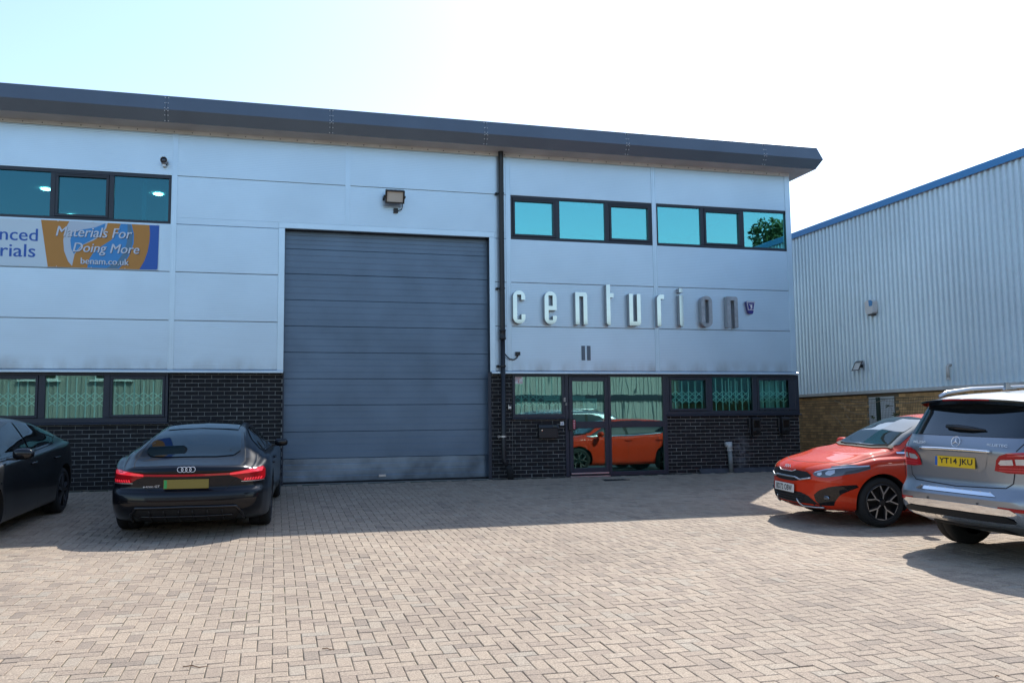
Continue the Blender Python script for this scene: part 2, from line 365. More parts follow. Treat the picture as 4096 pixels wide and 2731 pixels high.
# top closure flashing with screws, soffit and the kinked fascia in bolted lengths
s = MB(); s.box(-11.3, 10.99, D-.014, D+.06, 6.475, 6.55); bpart(s, 'closure_flashing', mat('closure', (.66, .67, .65), .6, var=.12, vscale=3))
s = MB()
for k in range(70): s.lathe([(.012, 0), (.009, .008), (0, .009)], lambda a, b, h, k=k: (-11+k*.315, D-.014-h, 6.51+b), 8) if False else s.box(-11+k*.315-.008, -11+k*.315+.008, D-.022, D-.014, 6.503, 6.519)
tag(bpart(s, 'screw_row', M_frame), kind='stuff')
FP = [(.0, 6.552), (.43, 6.545), (.55, 6.74), (.46, 7.02), (.40, 7.045), (.0, 7.06)]       # (outward, z)
def fascia_pt(o, z, t):                       # t<=0 along the front (x), t>0 back along the gable
    return (10.95+o if t == 'c' else t, D-o, z)
cuts = [-11.3, -7.75, -4.85, -1.95, .95, 3.93, 6.92, 10.09]
for a, b in zip(cuts, cuts[1:]+['c']):
    s = MB(); n = len(FP)
    A = [(a+.002, D-o, z) for o, z in FP]; B = [((10.95+o) if b == 'c' else b-.002, D-o, z) for o, z in FP]
    s.add(A+B, [(i, i+1, n+i+1, n+i) for i in range(1, n-1)])
    bpart(s, 'fascia_section', M_fasc)
    r = MB()
    if b != 'c':
        for z, o in ((6.565, .445), (6.65, .50), (6.72, .54), (6.77, .542), (6.87, .51), (6.98, .475)):
            for dx in (-.028, .028): r.box(b+dx-.006, b+dx+.006, D-o-.009, D-o+.01, z-.006, z+.006)
        r.box(b-.004, b+.004, D-.556, D-.54, 6.73, 6.75)
        tag(bpart(r, 'rivet_row', M_soff), kind='stuff')
s = MB(); n = len(FP)
s.add([(10.95+o, D-o, z) for o, z in FP]+[(10.95+o, D+28, z) for o, z in FP], [(i, n+i, n+i+1, i+1) for i in range(1, n-1)]); bpart(s, 'fascia_section', M_fasc)
s = MB(); s.add([(-11.3, D-.43, 6.546), (11.38, D-.43, 6.546), (10.95, D, 6.552), (-11.3, D, 6.552)], [(0, 1, 2, 3)])
s.add([(11.38, D-.43, 6.546), (11.38, D+28, 6.546), (10.95, D+28, 6.552), (10.95, D, 6.552)], [(0, 1, 2, 3)]); bpart(s, 'soffit', M_soff)
s = MB(); s.box(-11.3, 10.96, D+.02, D+28, 7.03, 7.06); bpart(s, 'roof', M_fasc)
s = MB(); s.box(10.86, 10.955, D+.14, D+28, 0, 6.55); s.box(-11.4, 10.955, D+27.9, D+28, 0, 7.0); s.box(-11.4, -11.3, D, D+28, 0, 7); bpart(s, 'gable_wall', M_clad)
# drip flashing between cladding and brick
for a, b in ((-11.3, -3.95), (-3.946, -1.55), (-1.546, .13), (4.115, 6.36), (6.364, 9.7), (9.704, 10.99)):
    s = MB(); s.prism([(-.075, 2.066), (-.075, 2.10), (-.012, 2.122), (.05, 2.122), (.05, 2.066)], lambda u, v, t: (t, D+u, v), a, b); bpart(s, 'drip_flashing', M_trim)

# ---- brickwork
YB = D+.05
UC = MB().box(-.5, .5, 0, 1, -.5, .5).mesh('brick', M_brick)
zones = [(-11.3, -5.05, 0, 2.07), (-5.05, -1.85, 0, 1.15), (-1.85, .13, 0, 2.07), (4.115, 4.555, 0, 2.07), (4.555, 5.665, 0, 1.16), (7.9, 11.03, 0, 1.19)]
def touching(zs_):
    m_ = MB()
    for (x0, x1, z0, z1) in zs_: m_.box(x0, x1, YB+.006, YB+.1, z0-.3, z1)
    return m_
bpart(MB().box(10.9, 11.024, YB+.1, YB+14, -.3, 2.07), 'gable_brick', M_brickf)
WALLS = [bpart(touching(zones[a:b]), 'brick_wall', M_mort) for a, b in ((0, 3), (3, 5), (5, 6))]
def wall_of(x): return WALLS[0] if x < 2 else WALLS[1] if x < 7 else WALLS[2]
def piece_tones(me):
    at_ = me.attributes.new('rnd', 'FLOAT', 'POINT'); n_ = len(me.vertices); at_.data.foreach_set('value', np.repeat(rng.random(n_//8+1), 8)[:n_].astype(np.float32))
bricks = []
for (x0, x1, z0, z1) in zones:
    nc = int(math.ceil((z1+.05)/.075))
    for c in range(-1, nc):
        zc = c*.075+.045; za, zt = zc-.0325, min(zc+.0325, z1)
        if zt-za < .012: continue
        k0 = math.floor((x0-.3)/.225)
        for k in range(k0, k0+80):
            a = k*.225+(.1125 if c % 2 else 0)+random.gauss(0, .0012); b = a+.215
            a, b = max(a, x0+.004), min(b, x1-.004)
            if b-a < .02: continue
            bricks.append(((a+b)/2, b-a, (za+zt)/2+random.gauss(0, .0008), zt-za))
def bkey(b):
    u, v, z = project((b[0], YB, b[2])); return z if -20 < u < 4100 and not (520 < u < 1120 and v > 1750) else 1e9
bricks.sort(key=bkey)
wall_inv = Matrix.Translation(-BO)
for (x, wd, z, h) in bricks[:300]:
    o = link('brick', UC, wall_of(x), (x, YB-random.uniform(0, .003), z)); o.scale = (wd, .06, h)
for W_i in WALLS:
    s = MB()
    for (x, wd, z, h) in bricks[300:]:
        if wall_of(x) is W_i: dy = random.uniform(0, .003); s.box(x-wd/2, x+wd/2, YB-dy, YB+.06, z-h/2, z+h/2)
    if s.v: o = tag(bpart(s, 'brick_field', M_brickf, W_i), kind='stuff'); piece_tones(o.data)

# ---- windows
def bars(s, x0, x1, z0, z1, y0, y1, w_, wt=None, wb=None):
    wt = wt or w_; wb = wb or w_
    s.bbox(x0, x1, y0, y1, z1-wt, z1, .004); s.bbox(x0, x1, y0, y1, z0, z0+wb, .004)
    s.bbox(x0, x0+w_, y0, y1, z0+wb, z1-wt, .004); s.bbox(x1-w_, x1, y0, y1, z0+wb, z1-wt, .004)
def grille_mesh(x0, x1, z0, z1, y, zc, pitch=.155):
    s = MB(); n = max(2, round((x1-x0)/pitch)); p = (x1-x0)/n; h = .125
    for i in range(n+1):
        x = x0+i*p; s.box(x-.011, x+.011, y, y+.02, z0, z1)
    for i in range(n):
        for sg in (1, -1):
            for zz in (zc, zc-h):
                a = (x0+i*p, zz+sg*h/2); b = (x0+(i+1)*p, zz-sg*h/2)
                d = Vector((b[0]-a[0], b[1]-a[1])).normalized()*1.; nx, nz = -d.y*.008, d.x*.008
                yy = y-.012 if sg > 0 else y-.024
                s.prism([(a[0]+nx, a[1]+nz), (a[0]-nx, a[1]-nz), (b[0]-nx, b[1]-nz), (b[0]+nx, b[1]+nz)], lambda u, v, t: (u, t, v), yy, yy+.008)
    return s
def window(x0, x1, z0, z1, y, mull, sash, G, fw=.05, mw=.07, wt=.05, wb=.06, gr=None, sill=False):
    s = MB(); bars(s, x0, x1, z0, z1, y, y+.09, fw, wt, wb)
    xs = [x0+fw]+[v for m_ in mull for v in (m_-mw/2, m_+mw/2)]+[x1-fw]
    for m_ in mull: s.bbox(m_-mw/2, m_+mw/2, y, y+.09, z0+wb, z1-wt, .004)
    fr = bpart(s, 'window', M_frame); BSUB.add(fr)
    for i in range(0, len(xs), 2):
        a, b, c, d = xs[i], xs[i+1], z0+wb, z1-wt
        if i//2 in sash:
            t = MB(); bars(t, a+.004, b-.004, c+.004, d-.004, y-.016, y+.06, .042, .06, .045); t.box(a+.03, b-.03, y-.03, y-.016, d-.03, d-.012); bpart(t, 'sash', M_frame, fr)
            a += .046; b -= .046; c += .049; d -= .064
        p = MB(); p.box(a, b, y+.035, y+.041, c, d); bpart(p, 'pane', G, fr)
        if gr: bpart(grille_mesh(a+.01, b-.01, c, d-.02, y+.16, gr), 'security_grille', M_grille, fr)
    if sill:
        t = MB(); t.prism([(-.045, z0-.03), (-.045, z0-.012), (0, z0), (.08, z0), (.08, z0-.03)], lambda u, v, q: (q, y+u, v), x0-.02, x1+.02); bpart(t, 'sill', M_frame, fr)
    return fr
YW = D+.03
window(-5.05, -1.89, 4.775, 5.69, D+.01, [-3.865, -2.905], [1], G_upl, mw=.085, wt=.06)
window(4.55, 7.655, 4.79, 5.70, D+.01, [5.55, 6.64], [0, 2], G_up, mw=.10, wt=.06)
window(7.745, 10.905, 4.79, 5.70, D+.01, [8.83, 9.79], [1], G_up, mw=.085, wt=.06)
window(-5.05, -1.87, 1.18, 2.062, YW, [-3.93, -2.89], [0, 2], G_lowl, mw=.11, wb=.09, gr=1.655, sill=True)
window(4.56, 5.655, 1.19, 2.062, YW, [], [], G_low, wb=.075, fw=.055, gr=1.61, sill=True)
window(7.9, 11.04, 1.22, 2.062, YW, [8.9, 9.965], [0, 2], G_lowr, fw=.06, mw=.11, wb=.08, gr=1.66, sill=True)
s = MB(); s.box(10.78, 10.98, YW-.012, YW+.004, 1.30, 2.01); s.box(10.95, 11.03, YW+.09, D+10, 1.22, 2.06); bpart(s, 'corner_post', M_frame)

# ---- entrance door and side light
s = MB(); y = YW
s.bbox(5.66, 5.735, y, y+.09, 0, 2.062); s.bbox(6.59, 6.65, y, y+.09, 0, 2.062); s.bbox(7.81, 7.9, y, y+.09, 0, 2.062)
s.bbox(5.735, 6.59, y, y+.09, 2.02, 2.062); s.bbox(6.65, 7.81, y, y+.09, 2.01, 2.062); s.bbox(6.65, 7.81, y, y+.09, 0, .085); s.bbox(6.65, 7.81, y, y+.09, .975, 1.10)
ENT = bpart(s, 'entrance_frame', M_frame); BSUB.add(ENT)
for c, d in ((.085, .975), (1.10, 2.01)): bpart(MB().box(6.65, 7.81, y+.03, y+.036, c, d), 'pane', G_low, ENT)
s = MB(); y = YW-.012; a, b = 5.742, 6.583
s.bbox(a, a+.075, y, y+.06, .02, 2.012); s.bbox(b-.075, b, y, y+.06, .02, 2.012); s.bbox(a+.075, b-.075, y, y+.06, 1.92, 2.012); s.bbox(a+.075, b-.075, y, y+.06, .02, .17); s.bbox(a+.075, b-.075, y, y+.06, .965, 1.105)
DR = bpart(s, 'entrance_door', M_frame); BSUB.add(DR)
for c, d in ((.17, .965), (1.105, 1.92)): bpart(MB().box(a+.075, b-.075, y+.03, y+.036, c, d), 'pane', G_low, DR)
s = MB(); s.bbox(a-.03, a+.10, y-.05, y-.012, .93, 1.16, .008); s.box(a+.0, a+.06, y-.012, y, .98, 1.10); bpart(s, 'pull_handle', M_black, DR)
s = MB(); s.box(a+.02, b-.02, y-.03, y, .052, .078); bpart(s, 'weather_bar', M_alu, DR)
s = MB(); s.box(5.74, 6.585, YW-.05, YW+.06, -.02, .012); bpart(s, 'threshold', M_alu, DR)
s = MB(); s.box(a+.055, a+.105, y-.056, y-.05, .955, 1.14); PL = bpart(s, 'pull_sign', mat('sign_red', (.42, .03, .06), .4), DR); BSUB.add(PL)
for i, ch in enumerate('PULL'):
    t = text_obj('letter', ch, M_white, None, on_wall(a+.080, y-.0575, 1.118-.047*i), size=.044, bold=.0012, ext=.0008); t.parent = PL

# ---- loading door: trim, reveals, sectional panels
s = MB(); y = D-.02
s.bbox(DX0, DX1, y, D+.06, 4.80, DZ, .004); s.bbox(DX0, .135, y, D+.06, 2.1, 4.80, .004); s.bbox(4.10, DX1, y, D+.06, 2.1, 4.80, .004)
LD = bpart(s, 'loading_door', M_trim); BSUB.add(LD)
s = MB(); s.box(.125, .137, D+.06, D+.26, 0, 4.80); s.box(4.098, 4.11, D+.0, D+.26, 0, 4.80); s.box(.137, 4.098, D+.06, D+.26, 4.80, 4.81); bpart(s, 'reveal', M_frame, LD)
bpart(MB().box(.125, .15, D+.0, D+.06, 0, 2.09), 'door_jamb', M_frame, LD)
s = MB(); s.box(4.055, 4.115, D-.005, D+.02, 0, 2.09)
for k in range(16): s.box(4.08, 4.095, D-.011, D-.005, .15+k*.125*1.0, .165+k*.125)
bpart(s, 'door_jamb', M_frame, LD)
zs = [.03, .47, .97, 1.47, 1.97, 2.47, 2.97, 3.47, 3.97, 4.45, 4.80]
def door_profile(z0, z1, y, n=4):
    pr = [(y+.009, z0+.0005), (y, z0+.007)]; h = (z1-z0)/n
    for k in range(1, n): zz = z0+k*h; pr += [(y, zz-.006), (y+.0018, zz), (y, zz+.006)]
    pr += [(y, z1-.007), (y+.009, z1-.0005), (y+.05, z1-.0005), (y+.05, z0+.0005)]
    return pr
for k in range(10):
    s = MB(); s.prism(door_profile(zs[k], zs[k+1], D+.19+random.gauss(0, .0015)), lambda u, v, t: (t, u, v), .137, 4.098)
    bpart(s, 'door_panel', M_doorb if k == 0 else M_door, LD)
s = MB(); s.tube([(.14, D+.185, .02), (4.09, D+.185, .02)], .022, 8); bpart(s, 'bottom_seal', M_rub, LD)
s = MB(); s.box(1.93, 2.06, D+.165, D+.19, .10, .14); bpart(s, 'pull_plate', M_alu, LD)
# concrete strip in front of the door
s = MB(); s.prism([(.02, -.2), (.02, .004), (.24, .006), (.24, -.2)], lambda u, v, t: (t, D+u, v), .137, 4.098); bpart(s, 'threshold_slab', mat('concrete', (.2, .2, .18), .9, var=.3, vscale=6), LD)
s = MB(); s.prism([(-.03, -.2), (-.03, -.006), (.05, .09), (.06, -.2)], lambda u, v, t: (t, D+u, v), 8.6, 11.04); bpart(s, 'mortar_fillet', mat('fillet', (.05, .052, .06), .9, var=.3, vscale=5))

# ---- rooms behind the glass
def room(x0, x1, y1, z0, z1, nm):
    s = MB(); y0 = D+.25
    s.add([(x0, y0, z0), (x1, y0, z0), (x1, y1, z0), (x0, y1, z0)], [(0, 1, 2, 3)], 1)
    s.add([(x0, y0, z1), (x1, y0, z1), (x1, y1, z1), (x0, y1, z1)], [(3, 2, 1, 0)])
    s.add([(x0, y1, z0), (x1, y1, z0), (x1, y1, z1), (x0, y1, z1)], [(0, 1, 2, 3)])
    for x in (x0, x1): s.add([(x, y0, z0), (x, y1, z0), (x, y1, z1), (x, y0, z1)], [(0, 1, 2, 3)])
    return bpart(s, 'room', [M_room, M_roomd])
room(-5.5, -1.7, D+5, .05, 2.6, 'a'); room(-7.5, -1.7, D+9, 3.9, 6.1, 'b'); room(4.3, 7.75, D+4.5, .05, 2.6, 'c'); room(7.8, 10.8, D+4.5, .05, 2.6, 'd'); room(4.4, 10.8, D+5, 3.9, 6.1, 'e')
for px in ((184, 757), (285, 862), (633, 777)):
    d_ = (px[0]-2048)/FPX*CR-(px[1]-1365.5)/FPX*CU+CF; x, y, z = Vector((0, 0, EYE))+d_*((6.085-EYE)/d_.z)
    s = MB(); s.lathe([(.0, 0), (.085, 0), (.10, .012)], lambda a, b, h: (x+a, y+b, z-.012+h), 20); bpart(s, 'ceiling_lamp', M_lamp)
s = MB()
for k in range(5): s.box(-2.45+k*.0, -2.37, D+.42, D+.43, 4.8, 5.66) if k == 0 else None
s.box(-2.02, -1.93, D+.3, D+.33, 4.8, 5.66); bpart(s, 'blind', M_blind)
s = MB()
for k in range(6): s.box(10.15+k*.13, 10.24+k*.13, D+.36, D+.365, 1.3, 2.0)
for x in (9.48, 9.62, 9.76, 10.02, 10.09): s.box(x, x+.035, D+.45, D+.46, 1.45, 1.95)
bpart(s, 'blind', M_blind)
# ------------------------------------------------------------------ things on the facade
def fit_text(name, st, M, parent, x0, x1, z0, z1, y, **k):
    """text stretched to fill a rectangle on a wall that faces -y"""
    me = text_mesh(st, size=1., **k); co = np.array([v.co[:] for v in me.vertices]); lo, hi = co.min(0), co.max(0)
    sx, sz = (x1-x0)/(hi[0]-lo[0]), (z1-z0)/(hi[1]-lo[1])
    me.transform(Matrix.Translation((x0, y, z0)) @ WALLTXT @ Matrix.Diagonal((sx, sz, 1, 1)) @ Matrix.Translation((-lo[0], -lo[1], 0)))
    me.materials.clear(); me.materials.append(M); o = link(name, me, None)
    if parent is not None: o.parent = parent; o.matrix_parent_inverse = Matrix.Translation(-parent.location)
    return o
def tpart(mb, name, M, T, **k):
    o = mb.build(name, M, None, **k); o.parent = T; o.matrix_parent_inverse = Matrix.Translation(-T.location); return o

# ---- letters of the sign
def arc(cx, cz, r, a0, a1, n=9): return [(cx+r*math.cos(math.radians(a0+(a1-a0)*i/n)), cz+r*math.sin(math.radians(a0+(a1-a0)*i/n))) for i in range(n+1)]
H, W_, S_ = .665, .255, .083; R_ = W_/2; r_ = .055
L_c = [[(W_, .19)]+arc(R_, R_, R_, 0, -180, 16)+arc(R_, H-R_, R_, 180, 0, 16)+[(W_, H-.185), (W_-S_, H-.185), (W_-S_, H-S_), (S_, H-S_), (S_, S_), (W_-S_, S_), (W_-S_, .19)]]
L_e = [[(W_, .17)]+arc(R_, R_, R_, 0, -180, 16)+arc(R_, H-R_, R_, 180, 0, 16)+[(W_, .285), (W_-S_, .285), (W_-S_, H-S_), (S_, H-S_), (S_, S_), (W_-S_, S_), (W_-S_, .17)], [(S_, .285), (W_-S_, .285), (W_-S_, .37), (S_, .37)]]
L_n = [[(0, 0), (S_, 0), (S_, H-S_), (W_-S_, H-S_), (W_-S_, 0), (W_, 0)]+arc(W_-r_, H-r_, r_, 0, 90, 6)+[(0, H)]]
L_u = [[(W_-x, H-z) for x, z in p] for p in L_n]; L_u = [[(W_-x, z) for x, z in reversed(p)] for p in L_u]
L_u = [[(0, 0)]+arc(W_-.075, .075, .075, -90, 0, 6)+[(W_, H), (W_-S_, H), (W_-S_, .09), (S_, .09), (S_, H), (0, H)]]
L_t = [arc(.06, .06, .06, 180, 270, 6)+[(S_, 0), (S_, .84), (0, .84)], [(S_, .575), (S_+.075, .575), (S_+.075, .665), (S_, .665)]]
L_r = [[(0, 0), (S_, 0), (S_, H-S_-.01), (.16, H-S_-.01), (.16, H)]+arc(.095, H-.095, .095, 90, 180, 7)]
L_i = [arc(.06, .06, .06, 180, 270, 6)+[(S_, 0), (S_, H), (0, H)], [(0, H+.06), (S_, H+.06), (S_, H+.145), (0, H+.145)]]
L_o = [arc(R_, R_, R_, -90, -180, 9)+arc(R_, H-R_, R_, 180, 90, 9)+[(R_, H-S_), (S_, H-S_), (S_, S_), (R_, S_)], arc(R_, H-R_, R_, 90, 0, 9)+arc(R_, R_, R_, 0, -90, 9)+[(R_, S_), (W_-S_, S_), (W_-S_, H-S_), (R_, H-S_)]]
def back(px, y):
    a = (px[0]-2048)/FPX; b = -(px[1]-1365.5)/FPX; d = a*CR+b*CU+CF
    return Vector((0, 0, EYE))+d*(y/d.y)
YL = D-.13
lets = [(L_c, (1900, 1050), 515, 832), (L_e, (1900, 1050), 940, 840), (L_n, (1900, 1050), 1355, 838), (L_t, (1900, 1050), 1775, 857), (L_u, (1900, 1050), 2080, 852),
        (L_r, (2500, 1050), 440, 860), (L_i, (2500, 1050), 742, 868), (L_o, (2500, 1050), 1035, 878), (L_n, (2500, 1050), 1382, 878)]
M_mir = mat('mirror_steel', (.50, .54, .55), .06, metal=1, var=.06, vscale=5); M_dull = mat('dull_steel', (.34, .36, .38), .42, metal=.6, var=.25, vscale=9); M_side = mat('letter_side', (.33, .34, .36), .4, metal=.6)
SIGN = thing('letter_sign', 'deep steel sign letters reading centurion on silver cladding', 'sign', (7.5, D, 3.05))
zm = 3.058
for q, (polys, off, zx, zy) in enumerate(lets):
    p = back((off[0]+zx/3.36, off[1]+zy/3.36), YL); s = MB()
    for poly in polys:
        n = len(poly); area = sum(poly[i][0]*poly[(i+1) % n][1]-poly[(i+1) % n][0]*poly[i][1] for i in range(n))
        if area < 0: poly = poly[::-1]
        vs = [(p.x+u, YL, zm+v) for u, v in poly]+[(p.x+u, D-.008, zm+v) for u, v in poly]
        s.add(vs, [tuple(range(n))]); s.mi[-1] = 0
        o0 = len(s.v)-2*n
        s.f += [(o0+n+i, o0+n+(i+1) % n, o0+(i+1) % n, o0+i) for i in range(n)]; s.mi += [1]*n
    o = tpart(s, 'letter', [M_dull if q > 6 else M_mir, M_side], SIGN)
    o['label'] = ('dull' if q > 6 else 'mirror polished')+' steel letter '+'centurion'[q]
# ---- unit number
T = thing('unit_number', 'two grey bars of the unit number 11 above the entrance', 'number', (6.1, D, 2.35))
for x in (6.02, 6.14): tpart(MB().bbox(x, x+.07, D-.02, D-.002, 2.345, 2.64, .003), 'bar', mat('number_grey', (.12, .15, .18), .5), T)
# ---- blue alarm box
p = back((2500+1690/3.36, 1050+600/3.36), D-.06)
T = thing('alarm_box', 'blue and white shield shaped alarm box beside the sign letters', 'alarm box', (p.x, D, p.z))
M_blue = mat('box_blue', (.03, .03, .22), .35)
sh = [(-.07, -.235), (.05, -.235), (.075, -.2), (.155, .17), (.15, .2), (-.17, .2), (-.18, .17), (-.105, -.2)]
sc = .62
tpart(MB().prism([(u*sc, v*sc) for u, v in sh], lambda u, v, t: (p.x+u, D+t, p.z+v), -.075, 0), 'case', M_blue, T)
tpart(MB().prism([(u*sc, v*sc) for u, v in [(-.12, -.11), (.10, -.11), (.145, .17), (.14, .19), (-.16, .19), (-.168, .17)]], lambda u, v, t: (p.x+u, D+t, p.z+v), -.079, -.076), 'panel', M_white, T)
tpart(MB().prism([(u*sc, v*sc) for u, v in [(-.105, -.09), (.085, -.09), (.125, .165), (-.145, .165)]], lambda u, v, t: (p.x+u, D+t, p.z+v), -.082, -.0795), 'label_face', M_blue, T)
fit_text('lettering', 'T', M_white, T, p.x-.055, p.x+.03, p.z-.01, p.z+.055, D-.084, bold=.01)
fit_text('lettering', 'J', M_white, T, p.x-.035, p.x+.022, p.z-.045, p.z+.04, D-.0845, bold=.01)
fit_text('lettering', 'tjfire.co.uk', M_white, T, p.x-.08, p.x+.07, p.z+.07, p.z+.092, D-.084)
# ---- CCTV
T = thing('security_camera', 'round black security camera beside the upper office window', 'camera', (-2.02, D, 5.93))
fy = lambda a, b, h: (-2.02+a, D-h, 5.93+b)
tpart(MB().lathe([(.03, 0), (.06, .005), (.06, .02), (.045, .05), (.058, .06), (.058, .13), (.05, .14), (.0, .138)], fy, 24), 'housing', M_black, T, smooth=True)
tpart(MB().lathe([(.062, .07), (.064, .15), (.060, .15), (.059, .07)], fy, 24), 'hood', M_alu, T, smooth=True)
tpart(MB().lathe([(.03, .141), (.022, .146), (0, .148)], fy, 16), 'lens', mat('lens', (.02, .03, .05), .05, coat=1), T, smooth=True)
tpart(MB().box(-2.045, -1.99, D-.1, D, 5.835, 5.87), 'bracket', M_alu, T)
# ---- floodlight over the door
T = thing('floodlight', 'black floodlight on the cladding above the loading door', 'floodlight', (2.18, D, 5.45))
tl = math.radians(22)
def fl(u, v, d): return (2.18+u, D-.20-d*math.cos(tl)+v*math.sin(tl)*-1+.0, 5.475+v*math.cos(tl)-d*math.sin(tl))
def fbox(s, u0, u1, v0, v1, d0, d1): return s.add([fl(u, v, d) for v in (v0, v1) for d in (d0, d1) for u in (u0, u1)], [(0, 1, 3, 2), (4, 6, 7, 5), (0, 4, 5, 1), (2, 3, 7, 6), (0, 2, 6, 4), (1, 5, 7, 3)])
s = MB(); fbox(s, -.185, .185, .10, .125, -.02, .06); fbox(s, -.185, .185, -.125, -.10, -.02, .06); fbox(s, -.185, -.155, -.10, .10, -.02, .06); fbox(s, .155, .185, -.10, .10, -.02, .06); fbox(s, -.155, .155, -.10, .10, -.03, -.02)
for k in range(14): fbox(s, -.165+k*.025, -.157+k*.025, -.08, .135, -.06, -.03)
tpart(s, 'housing', M_black, T)
s = MB(); fbox(s, -.155, .155, -.10, .10, .03, .035); tpart(s, 'lens', mat('flood_glass', (.55, .52, .46), .15, coat=.6), T)
s = MB(); fbox(s, -.21, -.185, -.02, .02, -.03, .02); fbox(s, .185, .21, -.02, .02, -.03, .02); s.box(1.97, 2.0, D-.22, D, 5.46, 5.49); s.box(2.36, 2.39, D-.22, D, 5.46, 5.49); s.box(1.97, 2.39, D-.012, D, 5.44, 5.51); tpart(s, 'bracket', M_black, T)
tpart(MB().bbox(2.18, 2.265, D-.06, D, 5.195, 5.285, .006), 'junction_box', M_black, T)
tpart(MB().tube([(2.33, D-.16, 5.38), (2.345, D-.10, 5.31), (2.33, D-.05, 5.26), (2.265, D-.03, 5.245)], .009, 6), 'cable', M_black, T, smooth=True)
# ---- downpipe
T = thing('downpipe', 'black rainwater downpipe running down beside the loading door', 'downpipe', (4.335, D, 0))
s = MB(); s.tube([(4.335, D-.10, 6.545), (4.335, D-.10, 2.86)], .052, 16, cap=False); s.tube([(4.335, D-.10, 2.86), (4.335, D-.10, .42), (4.34, D-.10, .35), (4.42, D-.12, .22)], .047, 16); tpart(s, 'pipe', M_black, T, smooth=True)
tpart(MB().tube([(4.40, D-.12, .26), (4.45, D-.125, .17), (4.46, D-.125, -.03)], [.055, .062, .062], 14), 'shoe', M_rub, T, smooth=True)
tpart(MB().lathe([(.05, -.1), (.066, -.09), (.066, -.05), (.060, -.04), (.060, .07), (.068, .08), (.068, .10), (.05, .11)], lambda a, b, h: (4.335+a, D-.10+b, 2.83+h), 16), 'socket', M_black, T, smooth=True)
for z in (5.69, 3.76, 2.21, .83):
    s = MB(); s.lathe([(.053, -.015), (.06, -.015), (.06, .015), (.053, .015)], lambda a, b, h: (4.335+a, D-.10+b, z+h), 14); s.box(4.23, 4.30, D-.075, D-.045, z-.012, z+.012); s.box(4.225, 4.26, D-.075, D, z-.02, z+.02); tpart(s, 'bracket', M_black if z > 1 else M_alu, T)
# ---- small sensor and its lead
T = thing('wall_sensor', 'small black light sensor with a curved cable beside the downpipe', 'sensor', (4.66, D, 2.45))
s = MB(); s.bbox(4.615, 4.705, D-.07, D, 2.43, 2.5, .01); s.box(4.63, 4.69, D-.085, D-.07, 2.425, 2.45); tpart(s, 'housing', M_black, T)
tpart(MB().tube([(4.66, D-.04, 2.43), (4.64, D-.04, 2.38), (4.58, D-.045, 2.345), (4.49, D-.05, 2.355), (4.42, D-.07, 2.41), (4.375, D-.09, 2.46)], .012, 8), 'cable', M_black, T, smooth=True)
# ---- little boxes round the entrance
T = thing('key_safe', 'small grey key safe on the black brick by the downpipe', 'key safe', (4.5, YB, 1.4))
tpart(MB().bbox(4.465, 4.53, YB-.05, YB, 1.365, 1.455, .01), 'case', M_alu, T); tpart(MB().bbox(4.475, 4.52, YB-.056, YB-.05, 1.42, 1.45, .003), 'cover', M_black, T)
T = thing('warning_sign', 'white and red warning sticker in the corner of the entrance window', 'sign', (4.7, YW, 1.94))
M_red = mat('print_red', (.45, .03, .05), .5)
yy = YW+.026
tpart(MB().box(4.60, 4.78, yy, yy+.004, 1.87, 2.01), 'plate', M_white, T)
fit_text('lettering', 'WARNING', M_red, T, 4.625, 4.755, 1.978, 2.0, yy-.001, bold=.02); fit_text('lettering', 'Arena', mat('print_dark', (.05, .04, .12), .5), T, 4.61, 4.68, 1.925, 1.95, yy-.001, bold=.02); fit_text('lettering', 'Security', M_red, T, 4.70, 4.77, 1.897, 1.912, yy-.001)
s = MB(); s.box(4.60, 4.705, yy-.002, yy, 1.957, 1.964); s.box(4.69, 4.78, yy-.002, yy, 1.886, 1.891)
s.prism([(4.70, 1.957), (4.71, 1.957), (4.69, 1.89), (4.68, 1.89)], lambda u, v, t: (u, t, v), yy-.002, yy); tpart(s, 'stripe', M_red, T)
for nm, x, z, w2, h2, lb in (('door_entry_keypad', 5.645, 1.545, .018, .04, 'small beige entry keypad on the door frame'), ('door_lock', 5.678, 1.455, .013, .022, 'small white lock plate on the door frame')):
    T = thing(nm, lb, 'keypad' if 'key' in nm else 'lock', (x, YW, z))
    tpart(MB().bbox(x-w2, x+w2, YW-.025, YW, z-h2, z+h2, .004), 'case', mat('beige', (.5, .47, .4), .5), T); tpart(MB().bbox(x-.007, x+.007, YW-.028, YW-.025, z-.012, z+.012, .001), 'button', M_black, T)
T = thing('door_bell', 'white square bell plate on brick left of the entrance door'.replace('left of', 'beside'), 'bell', (5.585, YB, 1.065))
tpart(MB().bbox(5.55, 5.625, YB-.03, YB, 1.03, 1.105, .005), 'plate', M_white, T); s = MB(); s.box(5.583, 5.592, YB-.033, YB-.03, 1.06, 1.085); s.box(5.583, 5.592, YB-.033, YB-.03, 1.045, 1.053); tpart(s, 'symbol', M_blue, T)
T = thing('letter_box', 'black metal letter box on brick under the entrance window', 'letter box', (5.28, YB, .8))
s = MB(); s.bbox(5.08, 5.475, YB-.09, YB, .78, .985, .008); s.prism([(-.12, .985), (-.10, 1.045), (0, 1.06), (0, .985)], lambda u, v, t: (t, YB+u, v), 5.07, 5.485); tpart(s, 'case', M_black, T)
tpart(MB().bbox(5.36, 5.44, YB-.125, YB-.115, 1.0, 1.02, .002), 'name_plate', mat('olive', (.09, .09, .06), .5), T); tpart(MB().lathe([(.016, 0), (.014, .012), (0, .013)], lambda a, b, h: (5.14+a, YB-.09-h, .935+b), 14), 'lock', M_chrome, T)
